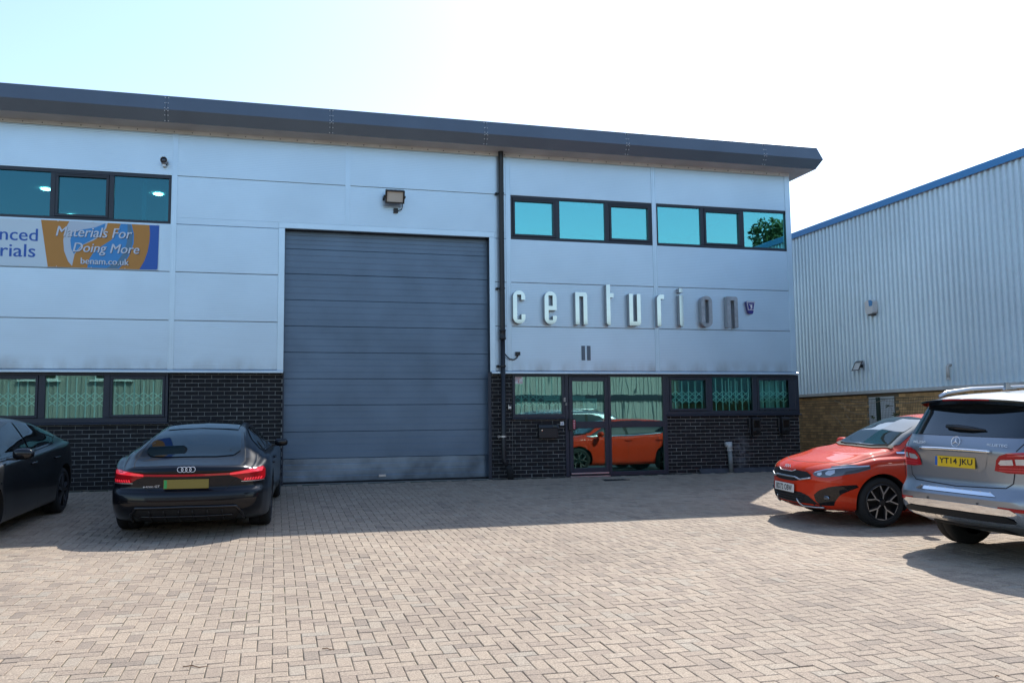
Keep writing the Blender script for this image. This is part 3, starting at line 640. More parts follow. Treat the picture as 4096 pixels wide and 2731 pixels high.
# notices behind the glass
for nm, x0, x1, z0, z1, y, lb in (('paper_notice', 5.24, 5.54, 1.53, 1.62, YW+.06, 'wide paper notice inside the entrance window'), ('paper_notice', 5.83, 6.10, 1.53, 1.62, YW+.05, 'wide paper notice inside the entrance door glass'), ('paper_notice', 6.06, 6.36, 1.35, 1.57, YW+.053, 'large paper notice inside the entrance door glass')):
    T = thing(nm, lb, 'notice', (x0, y, z0)); tpart(MB().box(x0, x1, y, y+.002, z0, z1), 'sheet', M_paper, T)
    s = MB()
    for k in range(int((z1-z0)/.025)-1): s.box(x0+.03, x1-.03-.03*(k % 3), y-.001, y-.0002, z1-.03-.025*k, z1-.022-.025*k)
    tpart(s, 'print', mat('ink', (.05, .06, .08), .8), T)
# ---- chargers
for q, x in enumerate((9.92, 10.63)):
    T = thing('wall_charger', ('black wall mounted car charger above the whitish stain on brick', 'black wall mounted car charger closest to the brick corner')[q], 'charger', (x, YB, .8), 'car chargers on the black brick')
    s = MB(); s.prism([(-.09, .80), (-.12, .86), (-.115, 1.12), (-.08, 1.15), (0, 1.15), (0, .79)], lambda u, v, t: (t, YB+u, v), x-.095, x+.095); tpart(s, 'case', M_black, T)
    tpart(MB().bbox(x-.07, x+.07, YB-.126, YB-.118, .93, 1.09, .003), 'front_panel', mat('gloss_black', (.006, .006, .008), .08), T)
    tpart(MB().lathe([(.03, 0), (.03, .03), (.02, .035)], lambda a, b, h: (x+a, YB-.105-h, .87+b), 14), 'socket', M_rub, T)
    s = MB(); s.bbox(x-.15, x-.10, YB-.07, YB, .93, 1.13, .006); tpart(s, 'cable_hook', M_black, T)
    s = MB(); s.tube([(x-.125, YB-.06, .95), (x-.13, YB-.06, .80), (x-.09, YB-.05, .70), (x-.06, YB-.04, .78)], .012, 6); tpart(s, 'cable', M_black, T, smooth=True)
# ---- waste pipe
T = thing('waste_pipe', 'short grey plastic waste pipe standing against the black brick', 'pipe', (9.3, YB, 0))
M_pvc = mat('pvc_grey', (.17, .18, .17), .5, var=.35, vscale=7)
s = MB(); s.tube([(9.31, YB-.075, -.05), (9.285, YB-.075, .46)], .048, 14); tpart(s, 'pipe', M_pvc, T, smooth=True)
s = MB(); s.tube([(9.285, YB-.075, .46), (9.28, YB-.075, .64)], .058, 14); s.tube([(9.28, YB-.06, .58), (9.20, YB-.06, .58)], .055, 14); s.lathe([(.062, .45), (.062, .48)], lambda a, b, h: (9.285+a, YB-.075+b, h), 14); tpart(s, 'elbow', mat('pvc_pale', (.42, .43, .42), .5), T, smooth=True)
T = thing('drain_cover', 'small dark drain grate in the paving by the entrance door', 'drain', (6.45, D-.6, ground_z(D-.6)))
s = MB(); zz = .007
for k in range(6): s.box(6.2+k*.08, 6.255+k*.08, D-.72, D-.5, ground_z(D-.6)-.02, ground_z(D-.6)+zz)
s.box(6.18, 6.70, D-.75, D-.72, ground_z(D-.6)-.02, ground_z(D-.6)+zz); s.box(6.18, 6.70, D-.5, D-.47, ground_z(D-.6)-.02, ground_z(D-.6)+zz); tpart(s, 'grate', M_blackm, T)

# ---- banner
BX = lambda zx: -4.66+zx/2265*2.585
def BZ(zx, zy): return 4.755-(zy-(10+60*zx/2265))/640*.835
T = thing('banner', 'wide printed banner in orange and blue reading Materials For Doing More', 'banner', (-3.4, D, 4.3))
yb = D-.012
M_bo = mat('print_orange', (.52, .235, .045), .5); M_bb = mat('print_blue', (.025, .12, .46), .5); M_bs = mat('print_sky', (.05, .28, .62), .5); M_bp = mat('print_pale', (.52, .62, .72), .5); M_bt = mat('print_teal', (.10, .22, .33), .5); M_bw = mat('banner_white', (.62, .76, .84), .5); M_bl = mat('print_letter', (.62, .68, .76), .5); M_bk = mat('print_shadow', (.03, .03, .05), .6)
tpart(MB().box(-6.3, BX(2258), yb, D-.002, 3.92, 4.755), 'sheet', M_bw, T)
def shape(pts, M, k, nm='print'):
    s = MB(); poly = [(BX(a), BZ(a, b)) for a, b in pts]; n = len(poly)
    ar = sum(poly[i][0]*poly[(i+1) % n][1]-poly[(i+1) % n][0]*poly[i][1] for i in range(n))
    if ar < 0: poly = poly[::-1]
    s.add([(x, yb-.0015*k, z) for x, z in poly], [tuple(range(n))]); tpart(s, nm, M, T)
edge = [(2112, 74), (2124, 200), (2120, 300), (2095, 450), (2050, 580), (1980, 700)]
shape([(550, 24), *edge, (668, 668)], M_bo, 1); shape(edge+[(2250, 704), (2258, 78)], M_bb, 1)
shape([(950, 40), (1500, 53), (1480, 130), (1400, 240), (1300, 300), (1150, 365), (1040, 490), (1010, 655), (950, 590), (890, 450), (873, 300), (900, 140)], M_bp, 2)
shape([(1000, 190), (1150, 150), (1320, 120), (1470, 60), (1455, 130), (1390, 230), (1250, 310), (1130, 370), (1030, 490), (990, 420), (973, 300)], M_bs, 3)
shape([(1690, 62), (1848, 66), (1885, 200), (1887, 330), (1840, 480), (1770, 600), (1680, 690), (1225, 678), (1250, 560), (1300, 480), (1420, 380), (1560, 290), (1650, 180)], M_bs, 2)
shape([(1790, 66), (1836, 66), (1868, 200), (1868, 330), (1822, 480), (1750, 600), (1655, 688), (1500, 684), (1650, 600), (1740, 470), (1785, 330), (1795, 200)], M_bt, 3)
def btext(st, x0, x1, yt, yb_, k, M, **kw):
    xm = (x0+x1)/2
    if M is M_bl: fit_text('lettering', st, M_bk, T, BX(x0)+.008, BX(x1)+.010, BZ(xm, yb_)-.010, BZ(xm, yt)-.008, yb-.0015*(k-.5), **{**kw, 'bold': 0})
    for dx_, q_ in ((0, 0), (.007, .0003)): fit_text('lettering', st, M, T, BX(x0)+dx_, BX(x1)-.007+dx_, BZ(xm, yb_), BZ(xm, yt), yb-.0015*k-q_, **{**kw, 'bold': 0})
btext('Materials For', 765, 1865, 122, 258, 5, M_bl, bold=.006, shear=.22); btext('Doing More', 1012, 1975, 345, 512, 5, M_bl, bold=.006, shear=.22); btext('benam.co.uk', 1130, 1828, 548, 635, 5, M_bl, bold=.004)
btext('Advanced', -620, 515, 135, 305, 2, M_bb, bold=.008); btext('Materials', -620, 490, 350, 525, 2, M_bb, bold=.008)
s = MB()
for zx in (280, 790, 1285, 1770, 2245):
    for zy in (32+52*zx/2265-10, 640+60*zx/2265): s.lathe([(.009, 0), (.006, .006), (0, .007)], lambda a, b, h: (BX(zx)+a, yb-.006-h, BZ(zx, zy)+b), 8)
tpart(s, 'fixing', M_white, T)

# ------------------------------------------------------------------ the neighbouring warehouse
XR = 13.8
WH = thing('warehouse', 'pale ribbed metal warehouse wall on buff brick with blue roof trim', 'building', (XR, 18, 0))
def wpart(mb, name, M, parent=None, **k):
    o = mb.build(name, M, None, **k); o.parent = parent or WH
    if parent is None: o.matrix_parent_inverse = Matrix.Translation((-XR, -18, 0))
    return o
M_wh = mat('warehouse_sheet', (.72, .85, .91), .42, metal=.35, var=.07, vscale=.5, fine=.03, fscale=14)
M_blueT = mat('trim_blue', (.05, .26, .55), .4); M_flash = mat('warehouse_flashing', (.55, .55, .52), .55, var=.15, vscale=3)
PT = .155
for k in range(27):
    y0 = 5.4+k*6*PT; s = MB(); pr = []
    for i in range(6):
        a = y0+i*PT; pr += [(a, 0), (a+.060, 0), (a+.078, -.045), (a+.137, -.045)]
    pr.append((y0+6*PT, 0)); n = len(pr)
    s.add([(XR+x, y, z) for z in (1.76, 6.1) for y, x in pr], [(i+1, i, n+i, n+i+1) for i in range(n-1)]); wpart(s, 'cladding_sheet', M_wh)
s = MB(); s.box(XR+.02, XR+.06, 5.4, 30.5, 1.7, 6.1); wpart(s, 'liner', M_dark)
s = MB(); s.prism([(-.09, 6.045), (-.09, 6.20), (.0, 6.24), (.3, 6.25), (.3, 6.23), (-.05, 6.06)], lambda u, v, t: (XR+u, t, v), 5.3, 30.5); wpart(s, 'roof_trim', M_blueT)
s = MB(); s.prism([(-.10, 1.685), (-.10, 1.755), (.02, 1.775), (.02, 1.685)], lambda u, v, t: (XR+u, t, v), 5.3, 30.5); wpart(s, 'drip_flashing', M_flash)
s = MB(); s.box(XR+.3, XR+25, 5.4, 30.5, 6.2, 6.24); s.box(XR+.02, XR+25, 5.3, 5.4, -.5, 6.1); s.box(XR+.02, XR+25, 30.5, 30.6, 0, 6.1); wpart(s, 'roof', M_wh)
M_bbk = mat('brick_buff', (.64, .38, .165), .85, rnd=.28, var=.18, vscale=8); M_bbf = mat('brick_buff_field', (.64, .38, .165), .85, rnd=.28, attr=True, var=.18, vscale=8)
s = MB(); s.box(XR-.0, XR+.1, 5.4, 30.5, -.6, 1.69); BW2 = wpart(s, 'brick_wall', mat('mortar_buff', (.22, .17, .11), .95))
UB = MB().box(0, 1, -.5, .5, -.5, .5).mesh('brick', M_bbk); bl2 = []
for c in range(-7, 23):
    z = c*.075+.04-.0
    if z+.033 > 1.685: continue
    for k in range(24, 136):
        y = k*.225+(.1125 if c % 2 else 0)
        if 17.2 < y < 18.2 and z > -.1: continue
        bl2.append((y, z))
def bk2(b):
    u, v, z = project((XR, *b)); return z if 3200 < u < 3760 and 1580 < v < 1800 else 1e9
bl2.sort(key=bk2)
for (y, z) in bl2[:300]:
    o = link('brick', UB, BW2, (XR-.012-random.uniform(0, .003), y, z)); o.scale = (.05, .215, .065)
s = MB()
for (y, z) in bl2[300:]: s.box(XR-.012, XR+.03, y-.1075, y+.1075, z-.0325, z+.0325)
piece_tones(tag(wpart(s, 'brick_field', M_bbf, BW2), kind='stuff').data)
s = MB(); s.box(XR-.02, XR+.01, 17.27, 18.15, -.05, 1.60); wpart(s, 'white_door', mat('door_white', (.62, .64, .64), .5, var=.08, vscale=4))
# things on that wall
T = thing('alarm_box', 'white alarm box with blue corner and orange strobe on the warehouse wall', 'alarm box', (XR, 17.78, 3.73))
a = 17.78; s = MB(); s.prism([(-.16, -.13), (-.10, -.16), (.10, -.16), (.16, -.13), (.19, .12), (.10, .17), (-.10, .17), (-.19, .12)], lambda u, v, t: (XR-.035+t, a+u*.8, 3.73+v), -.14, 0); tpart(s, 'case', M_white, T)
tpart(MB().prism([(-.155, .02), (-.02, .02), (.0, .165), (-.10, .165), (-.185, .12)], lambda u, v, t: (XR-.035+t, a+u*.8, 3.73+v), -.146, -.141), 'corner', M_blueT, T)
tpart(MB().lathe([(.035, 0), (.03, .03), (0, .035)], lambda p_, q_, h: (XR-.1+p_, a+.15+h, 3.77+q_), 12), 'strobe', mat('strobe_orange', (.5, .12, .02), .2), T)
tpart(MB().bbox(XR-.14, XR-.03, a-.08, a+.08, 3.535, 3.57), 'base', M_black, T)
T = thing('floodlight', 'small floodlight with white lens low on the warehouse wall', 'floodlight', (XR, 18.33, 2.35))
a = 18.33
def fw(u, v, d): return (XR-.16-d*.75+v*.45, a+u, 2.37+v*.88-d*.5)
def fwb(s, u0, u1, v0, v1, d0, d1): return s.add([fw(u, v, d) for v in (v0, v1) for d in (d0, d1) for u in (u0, u1)], [(0, 2, 3, 1), (4, 5, 7, 6), (0, 1, 5, 4), (2, 6, 7, 3), (0, 4, 6, 2), (1, 3, 7, 5)])
s = MB(); fwb(s, -.13, .13, -.12, -.10, -.03, .03); fwb(s, -.13, .13, .10, .12, -.03, .03); fwb(s, -.13, -.11, -.10, .10, -.03, .03); fwb(s, .11, .13, -.10, .10, -.03, .03); fwb(s, -.11, .11, -.10, .10, -.04, -.03); tpart(s, 'housing', M_black, T)
s = MB(); fwb(s, -.11, .11, -.10, .10, .005, .01); tpart(s, 'lens', mat('flood_white', (.8, .79, .72), .12, coat=.5), T)
s = MB(); s.box(XR-.14, XR-.02, a-.03, a+.03, 2.33, 2.40); tpart(s, 'bracket', M_black, T)
T = thing('vent_pipe', 'short grey vent pipe standing out of the warehouse cladding', 'pipe', (XR, 15.42, 2.05))
tpart(MB().tube([(XR-.03, 15.42, 2.2), (XR-.1, 15.42, 2.2), (XR-.12, 15.42, 2.16), (XR-.12, 15.42, 1.93)], .035, 10), 'pipe', M_flash, T, smooth=True); tpart(MB().tube([(XR-.12, 15.42, 1.93), (XR-.12, 15.42, 1.89)], .045, 10), 'collar', M_flash, T)
# ---- mesh fence with its posts
FX = 12.9
T = thing('mesh_fence', 'dark green wire mesh fence in front of the buff brick', 'fence', (FX, 15, 0))
M_gr = mat('fence_green', (.012, .03, .022), .5)
s = MB()
for k in range(0, 190): y = 11.5+k*.05; s.box(FX-.0017, FX+.0017, y-.0017, y+.0017, -.1, 1.53)
for k in range(0, 33): z = -.08+k*.05; s.box(FX-.0055, FX-.002, 11.5, 20.95, z-.0017, z+.0017)
s.box(FX-.006, FX+.006, 11.5, 20.95, 1.515, 1.53); tag(tpart(s, 'wire_mesh', M_gr, T), kind='stuff')
for y in (11.6, 14.15, 16.72): tpart(MB().box(FX+.004, FX+.064, y-.04, y+.04, -.3, 1.56), 'post', M_gr, T)
# ---- straggling weeds on the fence
M_leaf = mat('weed_leaf', (.07, .085, .025), .6, rnd=.3); M_stem = mat('dry_stem', (.34, .27, .19), .8)
def leaf(s, p, d, L_, wd, up):
    d = Vector(d).normalized(); sd = d.cross(Vector(up)).normalized(); n_ = sd.cross(d)
    P = [p, p+d*L_*.35+sd*wd+n_*.012, p+d*L_*.72+sd*wd*.7, p+d*L_-n_*.02, p+d*L_*.72-sd*wd*.7, p+d*L_*.35-sd*wd+n_*.012, p+d*L_*.5-n_*.008]
    s.add(P, [(0, 6, 1), (1, 6, 2), (2, 6, 3), (3, 6, 4), (4, 6, 5), (5, 6, 0)])
def weed(y, z0, h, nst, lv, lb):
    T = thing('bramble', lb, 'plant', (FX-.05, y, z0)); st = MB(); lf = MB()
    for k in range(nst):
        p = Vector((FX-.05, y+random.gauss(0, .05), z0)); pts = [p]; d = Vector((random.uniform(-.15, .02), random.gauss(0, .25), 1))
        for i in range(6):
            p = p+d.normalized()*h/6; d += Vector((random.gauss(0, .1), random.gauss(0, .25), -.10)); pts.append(p)
            for _ in range(lv):
                dd = Vector((random.uniform(-1, .2), random.gauss(0, .8), random.uniform(-.5, .5))); leaf(lf, p, dd, random.uniform(.05, .12), random.uniform(.018, .035), (0, .2, 1))
        st.tube(pts, .004, 5)
    tpart(st, 'stem', M_stem, T, smooth=True); tag(tpart(lf, 'leaves', M_leaf, T), kind='stuff') if lv else None
weed(16.35, .0, 1.45, 2, 2, 'leafy bramble growing up the mesh fence by the white door')
weed(15.55, .0, 1.5, 5, 5, 'bushy green bramble on the mesh fence beyond the orange car roof')
weed(17.2, .1, 1.4, 4, 0, 'dry bare bramble stems tangled in the mesh fence')
s = MB()
for (y0, z0, y1, z1) in ((18.2, 1.52, 17.0, 1.40), (18.0, 1.4, 17.1, 1.2), (17.6, 1.5, 16.4, 1.5), (16.5, 1.50, 15.3, 1.46), (17.8, 1.2, 17.4, 1.05)):
    s.tube([(FX-.03, y0, z0), (FX-.06, y0*.6+y1*.4, z0*.6+z1*.4-.05), (FX-.05, y0*.3+y1*.7, z0*.3+z1*.7-.06), (FX-.03, y1, z1)], .005, 5)
T = thing('dry_creeper', 'pale dry creeper strands trailing along the top of the mesh fence', 'plant', (FX, 17, 1.3)); tpart(s, 'stem', M_stem, T, smooth=True)

# ------------------------------------------------------------------ across the yard, behind the camera: seen mirrored in the glass
M_cream = mat('cream_sheet', (.36, .365, .335), .6, var=.08, vscale=.4); M_brn = mat('brick_brown', (.14, .07, .045), .9, var=.2, vscale=5)
yq = -24.; gz = ground_z(-26)
T = thing('opposite_building', 'cream ribbed building across the yard mirrored in the office windows', 'building', (0, yq, gz))
s = MB(); pr = []
for k in range(230): a = -34+k*.3; pr += [(a, 0), (a+.16, 0), (a+.19, .04), (a+.27, .04)]
n = len(pr); s.add([(x, yq+y, z) for z in (gz+1.6, 7.6) for x, y in pr], [(i, i+1, n+i+1, n+i) for i in range(n-1)]); tpart(s, 'cladding', M_cream, T)
tpart(MB().box(-34, 35, yq-.3, yq-.02, gz-.1, gz+1.6), 'brick_base', M_brn, T); tpart(MB().box(-34, 35, yq-10, yq-.02, gz+1.6, 7.7), 'core', M_brn, T); tpart(MB().box(-34.2, 35.2, yq-.1, yq+.12, 7.55, 7.8), 'gutter', M_frame, T)
for x in (-13.6, -9.6, -4.5, 7.5, 13.5):
    s = MB(); bars(s, x-1., x+1., 3.9, 5.2, yq+.03, yq+.12, .1); s.box(x-.05, x+.05, yq+.03, yq+.12, 4.0, 5.1); s.box(x-1.2, x+1.2, yq+.03, yq+.2, 3.8, 3.9); W2 = tpart(s, 'window', M_white, T)
    o = MB().box(x-.9, x+.9, yq+.05, yq+.06, 4, 5.1).build('pane', MATS['gloss_black'], None); o.parent = W2
s = MB(); s.box(10, 34, yq+.03, yq+.1, 2.5, 2.9); tpart(s, 'band', M_frame, T)
def leaves_cloud(name, M, T, blobs, n, size):
    P = []; F_ = []
    for k in range(n):
        c, r = blobs[k % len(blobs)]; v = rng.normal(size=3); v = v/np.linalg.norm(v)*(rng.random()**.33)*np.array(r); p = np.array(c)+v
        a = rng.normal(size=3); a /= np.linalg.norm(a); b = np.cross(a, rng.normal(size=3)); b /= np.linalg.norm(b); z = size*(.6+.8*rng.random())
        o = len(P); P += [p-a*z, p+b*z*.45, p+a*z, p-b*z*.45]; F_.append((o, o+1, o+2, o+3))
    me = bpy.data.meshes.new(name); me.from_pydata([tuple(p) for p in P], [], F_); me.materials.append(M); o = link(name, me); o.parent = T; o.matrix_parent_inverse = Matrix.Translation(-T.location); return o
M_tl = mat('tree_leaf', (.055, .085, .02), .6, var=.35, vscale=1.5); M_bark = mat('bark', (.09, .07, .05), .9)
TX, TY = 39.0, -25.
T = thing('tree', 'tall green tree across the yard mirrored in the end upper window', 'tree', (TX, TY, gz))
s = MB(); s.tube([(TX, TY, gz), (TX+.2, TY, 6), (TX, TY, 13)], [.5, .36, .15], 10)
for q in range(7): a = q*.95; s.tube([(TX, TY, 6+q*.8), (TX+2*math.cos(a), TY+2*math.sin(a), 9.5+q*.9), (TX+3.6*math.cos(a), TY+3.6*math.sin(a), 12+q*.8)], [.16, .09, .03], 6)
tpart(s, 'trunk', M_bark, T, smooth=True)
bl_ = []
for _ in range(26):
    v = Vector((random.gauss(0, 1), random.gauss(0, 1), random.gauss(0, 1))).normalized()*random.uniform(.5, 1); bl_.append(((TX+v.x*4.6, TY+v.y*3.5, 13.2+v.z*3.4), (1.5, 1.5, 1.1)))
leaves_cloud('crown', M_tl, T, bl_, 11000, .22)
T = thing('hedge', 'dark clipped hedge along the foot of the opposite building', 'hedge', (14, yq+3, gz))
leaves_cloud('foliage', M_tl, T, [((x, yq+3, gz+.9), (.9, .7, 1.2)) for x in range(4, 26)], 5000, .14)

# ---- twigs blown onto the yard
M_twig = mat('twig', (.16, .07, .03), .8)
def on_ground(px):
    d_ = (px[0]-2048)/FPX*CR-(px[1]-1365.5)/FPX*CU+CF; lo, hi = 1., 40.
    for _ in range(40):
        t = (lo+hi)/2; p_ = Vector((0, 0, EYE))+d_*t
        if p_.z > ground_z(p_.y): lo = t
        else: hi = t
    return p_
for px, L_, a, lb in (((235, 2568), .055, -.3, 'short dark twig on the paving in front of the black saloon'), ((780, 2668), .16, -.35, 'longest thin brown twig lying on the paving behind the black coupe'),
                      ((1312, 2597), .09, -.6, 'bent reddish twig on the paving in front of the loading door'), ((3990, 2706), .035, 0, 'tiny black twig on the paving behind the silver estate car')):
    p_ = on_ground(px); T = thing('twig', lb, 'twig', tuple(p_), 'twigs scattered over the paving')
    q_ = Vector((math.cos(a), math.sin(a), ground_slope(p_.y)*math.sin(a)))*L_; n_ = Vector((-math.sin(a), math.cos(a), 0))*L_*.08
    tpart(MB().tube([p_-q_*.5+Vector((0, 0, .004)), p_-q_*.15+n_+Vector((0, 0, .009)), p_+q_*.2-n_+Vector((0, 0, .006)), p_+q_*.5+n_*2+Vector((0, 0, .005))], [.003, .0035, .003, .0015], 5), 'stem', M_twig, T, smooth=True)
# ------------------------------------------------------------------ cars
def chaikin(p, n=2):
    for _ in range(n):
        q = [p[0]]
        for i in range(len(p)-1): q += [p[i]*.75+p[i+1]*.25, p[i]*.25+p[i+1]*.75]
        q.append(p[-1]); p = q
    return p
def sstep(t): t = np.clip(t, 0, 1); return t*t*(3-2*t)
class Car:
    def __init__(s, name, label, P, paint, pos, yaw):
        s.P = P; s.root = thing(name, label, 'car'); s.paint = paint; s.pos, s.yaw = pos, yaw
        xr, xf = P['xr'], P['xf']; top, belt, wid, bot = (curve(P[k]) for k in ('top', 'belt', 'wid', 'bot'))
        s.top, s.belt, s.wid = top, belt, wid
        Hr = P['H']; wr = P['wr']; wb = P['wb']; re = P.get('re', .10)
        e = [re*(1-math.cos(a)) for a in np.linspace(0, math.pi/2, 7)]
        xs = [xr+v for v in e]+list(np.linspace(xr+re, xf-re, 96)[1:-1])+[xf-v for v in reversed(e)]
        rings = []
        for x in xs:
            W = float(wid(x)); zb_ = float(bot(x)); zs_ = float(belt(x)); zt = max(float(top(x)), zs_+.012)
            h = min(1, max(0, (zt-zs_)/(Hr-zs_))); hh = float(sstep(h/.5))
            tw = wb*W+(wr-wb*W)*h**.9; ze = max(zs_+.010, zt-(.10*h+.05*(1-h)))
            sill = P.get('sill', .985)
            pts = [(0, zb_), (.78*W, zb_+.02), (.945*W, zb_+.05), (sill*W, zb_+.13), (W, zb_+.50*(zs_-zb_)), (W*.992, zb_+.70*(zs_-zb_)), (W*P.get('sh', .965), zs_-.045), (W*P.get('sh2', .935), zs_-.004), (wb*W, zs_+.006),
                   (wb*W+(tw-wb*W)*.5+.012*hh, zs_+(ze-zs_)*.52+.01), (tw+.006, ze-.01*hh), (tw*.90, zt-.035*h-.016*(1-h)), (tw*.55, zt-.012), (0, zt)]
            ring = chaikin([Vector(q) for q in pts], 2)
            d_ = 0.
            for xe in (x-xr, xf-x):
                if xe < re: d_ = re-math.sqrt(max(0, re*re-(re-xe)**2))
            if d_:
                cz = (zb_+zt)/2; hz = (zt-zb_)/2
                ring = [Vector((q.x*(1-d_/W), cz+(q.y-cz)*(1-d_*.8/hz))) for q in ring]
            rings.append(ring)
        n = len(rings[0]); V = []; F_ = []
        for x, rg in zip(xs, rings):
            V += [(x, q.x, q.y) for q in rg]+[(x, -q.x, q.y) for q in rg[-2:0:-1]]
        m_ = 2*n-2
        for i in range(len(xs)-1):
            for k in range(m_): a, b = i*m_+k, i*m_+(k+1) % m_; F_.append((a, b, b+m_, a+m_))
        for end in (0, len(xs)-1):
            base = end*m_; rg = rings[end]; x = xs[end]; cols_ = 14; grid = []
            for i in range(n):
                if i in (0, n-1): grid.append([base+(0 if i == 0 else n-1)]*(cols_+1)); continue
                row = [base+i]
                for c in range(1, cols_): V.append((x, rg[i].x*(1-2*c/cols_), rg[i].y)); row.append(len(V)-1)
                row.append(base+m_-i); grid.append(row)
            for i in range(n-1):
                for c in range(cols_):
                    q = [grid[i][c], grid[i][c+1], grid[i+1][c+1], grid[i+1][c]]; q = list(dict.fromkeys(q))
                    if len(q) > 2: F_.append(tuple(q if end else q[::-1]))
        V = np.array(V); pf = curve(P['pf']); pr_ = curve(P['pr']); Wm = max(k[1] for k in P['wid'])
        kf = sstep((V[:, 0]-(xf-P.get('zf', .9)))/P.get('zf', .9)); kr = sstep(((xr+P.get('zr', .8))-V[:, 0])/P.get('zr', .8)); yy_ = np.abs(V[:, 1])/Wm
        V[:, 0] += kf*(pf(V[:, 2])-P['cf']*yy_**2.4)+kr*(P['cr']*yy_**P.get('er', 2.6)-pr_(V[:, 2]))
        me = bpy.data.meshes.new('body'); me.from_pydata(V.tolist(), [], F_); me.materials.append(paint)
        bm = bmesh.new(); bm.from_mesh(me); bmesh.ops.remove_doubles(bm, verts=bm.verts, dist=1e-7); bmesh.ops.recalc_face_normals(bm, faces=bm.faces); bm.to_mesh(me); bm.free()
        # wheel arches cut out of the solid
        cut = MB(); R, wx = P['R'], P['axle']
        for x in wx:
            for sg in (1, -1):
                ra = R+P.get('gap', .045); prof = [(ra, .50), (ra, 1.4)]
                nn = 56; vs_ = [(x+r*math.cos(2*math.pi*k/nn), sg*h, R+.01+r*math.sin(2*math.pi*k/nn)) for r, h in prof for k in range(nn)]
                fs_ = [(k, (k+1) % nn, nn+(k+1) % nn, nn+k) for k in range(nn)]+[tuple(range(nn))[::-1], tuple(range(nn, 2*nn))]
                if sg > 0: fs_ = [f[::-1] for f in fs_]
                cut.add(vs_, fs_)
        cme = cut.mesh('cut', M_blackm); b2 = bmesh.new(); b2.from_mesh(cme); bmesh.ops.recalc_face_normals(b2, faces=b2.faces); b2.to_mesh(cme); b2.free()
        co = link('cut', cme); bo = link('body', me); md = bo.modifiers.new('b', 'BOOLEAN'); md.operation = 'DIFFERENCE'; md.object = co; md.solver = 'EXACT'; md.material_mode = 'TRANSFER'
        bpy.context.view_layer.update()
        fin = bpy.data.meshes.new_from_object(bo.evaluated_get(bpy.context.evaluated_depsgraph_get()))
        bpy.data.objects.remove(co); bpy.data.objects.remove(bo)
        sharp(fin, 32); fin.name = 'body'
        s.body = link('body', fin, s.root); b3 = bmesh.new(); b3.from_mesh(fin); s.bvh = BVHTree.FromBMesh(b3); b3.free()
    # --- projecting 2-D outlines onto the shell
    AX = {'L': lambda u, v: ((u, 3, v), (0, -1, 0)), 'R': lambda u, v: ((u, -3, v), (0, 1, 0)), 'F': lambda u, v: ((5, u, v), (-1, 0, 0)), 'B': lambda u, v: ((-5, u, v), (1, 0, 0)), 'T': lambda u, v: ((u, v, 4), (0, 0, -1))}
    def hit(s, ax, u, v, off=0.):
        o, d = s.AX[ax](u, v); d = Vector(d); p, n_, i, t = s.bvh.ray_cast(Vector(o), d)
        if p is None: return None
        if n_.dot(d) > 0: n_ = -n_
        return p-d*off*.5+n_*off*.5
    def patch(s, name, poly, ax, M, off=.004, cell=.03, parent=None, maxd=None, depth=.0):
        bm = bmesh.new(); f = bm.faces.new([bm.verts.new((u, v, 0)) for u, v in poly])
        us, vs_ = [q[0] for q in poly], [q[1] for q in poly]
        for lo, hi, no in ((min(us), max(us), (1, 0, 0)), (min(vs_), max(vs_), (0, 1, 0))):
            k = max(1, int((hi-lo)/cell))
            for i in range(1, k):
                c = lo+(hi-lo)*i/k; bmesh.ops.bisect_plane(bm, geom=bm.verts[:]+bm.edges[:]+bm.faces[:], plane_co=[c*n_ for n_ in no], plane_no=no, dist=1e-6)
        bad = []
        for v in bm.verts:
            p = s.hit(ax, v.co.x, v.co.y, off)
            if p is None: bad.append(v)
            else: v.co = p
        if bad: bmesh.ops.delete(bm, geom=bad, context='VERTS')
        bmesh.ops.triangulate(bm, faces=[f for f in bm.faces if len(f.verts) > 4])
        if depth:   # give the piece real thickness: its rim runs back to the shell
            d = Vector(s.AX[ax](0, 0)[1])*depth; be = [e for e in bm.edges if e.is_boundary]; g_ = bmesh.ops.extrude_edge_only(bm, edges=be)
            for v in g_['geom']:
                if isinstance(v, bmesh.types.BMVert): v.co += d
        bmesh.ops.recalc_face_normals(bm, faces=bm.faces)
        out_ = Vector(s.AX[ax](0, 0)[1]); tot = sum((f.normal.dot(out_)*f.calc_area() for f in bm.faces), 0.)
        if tot > 0: bmesh.ops.reverse_faces(bm, faces=bm.faces)
        for e in bm.edges: e.smooth = not (len(e.link_faces) == 2 and e.calc_face_angle(0) > .6)
        for f in bm.faces: f.smooth = True
        me = bpy.data.meshes.new(name); bm.to_mesh(me); bm.free(); me.materials.append(M)
        return link(name, me, parent or s.root)
    def sym(s, name, poly, ax, M, **k):
        """the same piece on both sides"""
        if ax in 'LR': return [s.patch(name, poly, a, M, **k) for a in 'LR']
        if ax == 'T': return [s.patch(name, p, ax, M, **k) for p in (poly, [(u, -v) for u, v in poly][::-1])]
        return [s.patch(name, p, ax, M, **k) for p in (poly, [(-u, v) for u, v in poly][::-1])]
    def line(s, name, path, ax, M=None, w=.006, off=.0015, tube=0., step=.03, both=False, parent=None):
        if both:
            alt = {'L': 'R'}.get(ax); p2 = path if alt else [((u, -v) if ax == 'T' else (-u, v)) for u, v in path]
            s.line(name, path, ax, M, w, off, tube, step, False, parent); return s.line(name, p2, alt or ax, M, w, off, tube, step, False, parent)
        pts = []
        for (a, b), (c, d) in zip(path, path[1:]):
            k = max(1, int(math.hypot(c-a, d-b)/step)); pts += [(a+(c-a)*i/k, b+(d-b)*i/k) for i in range(k)]
        pts.append(path[-1]); mb = MB(); M = M or M_blackm
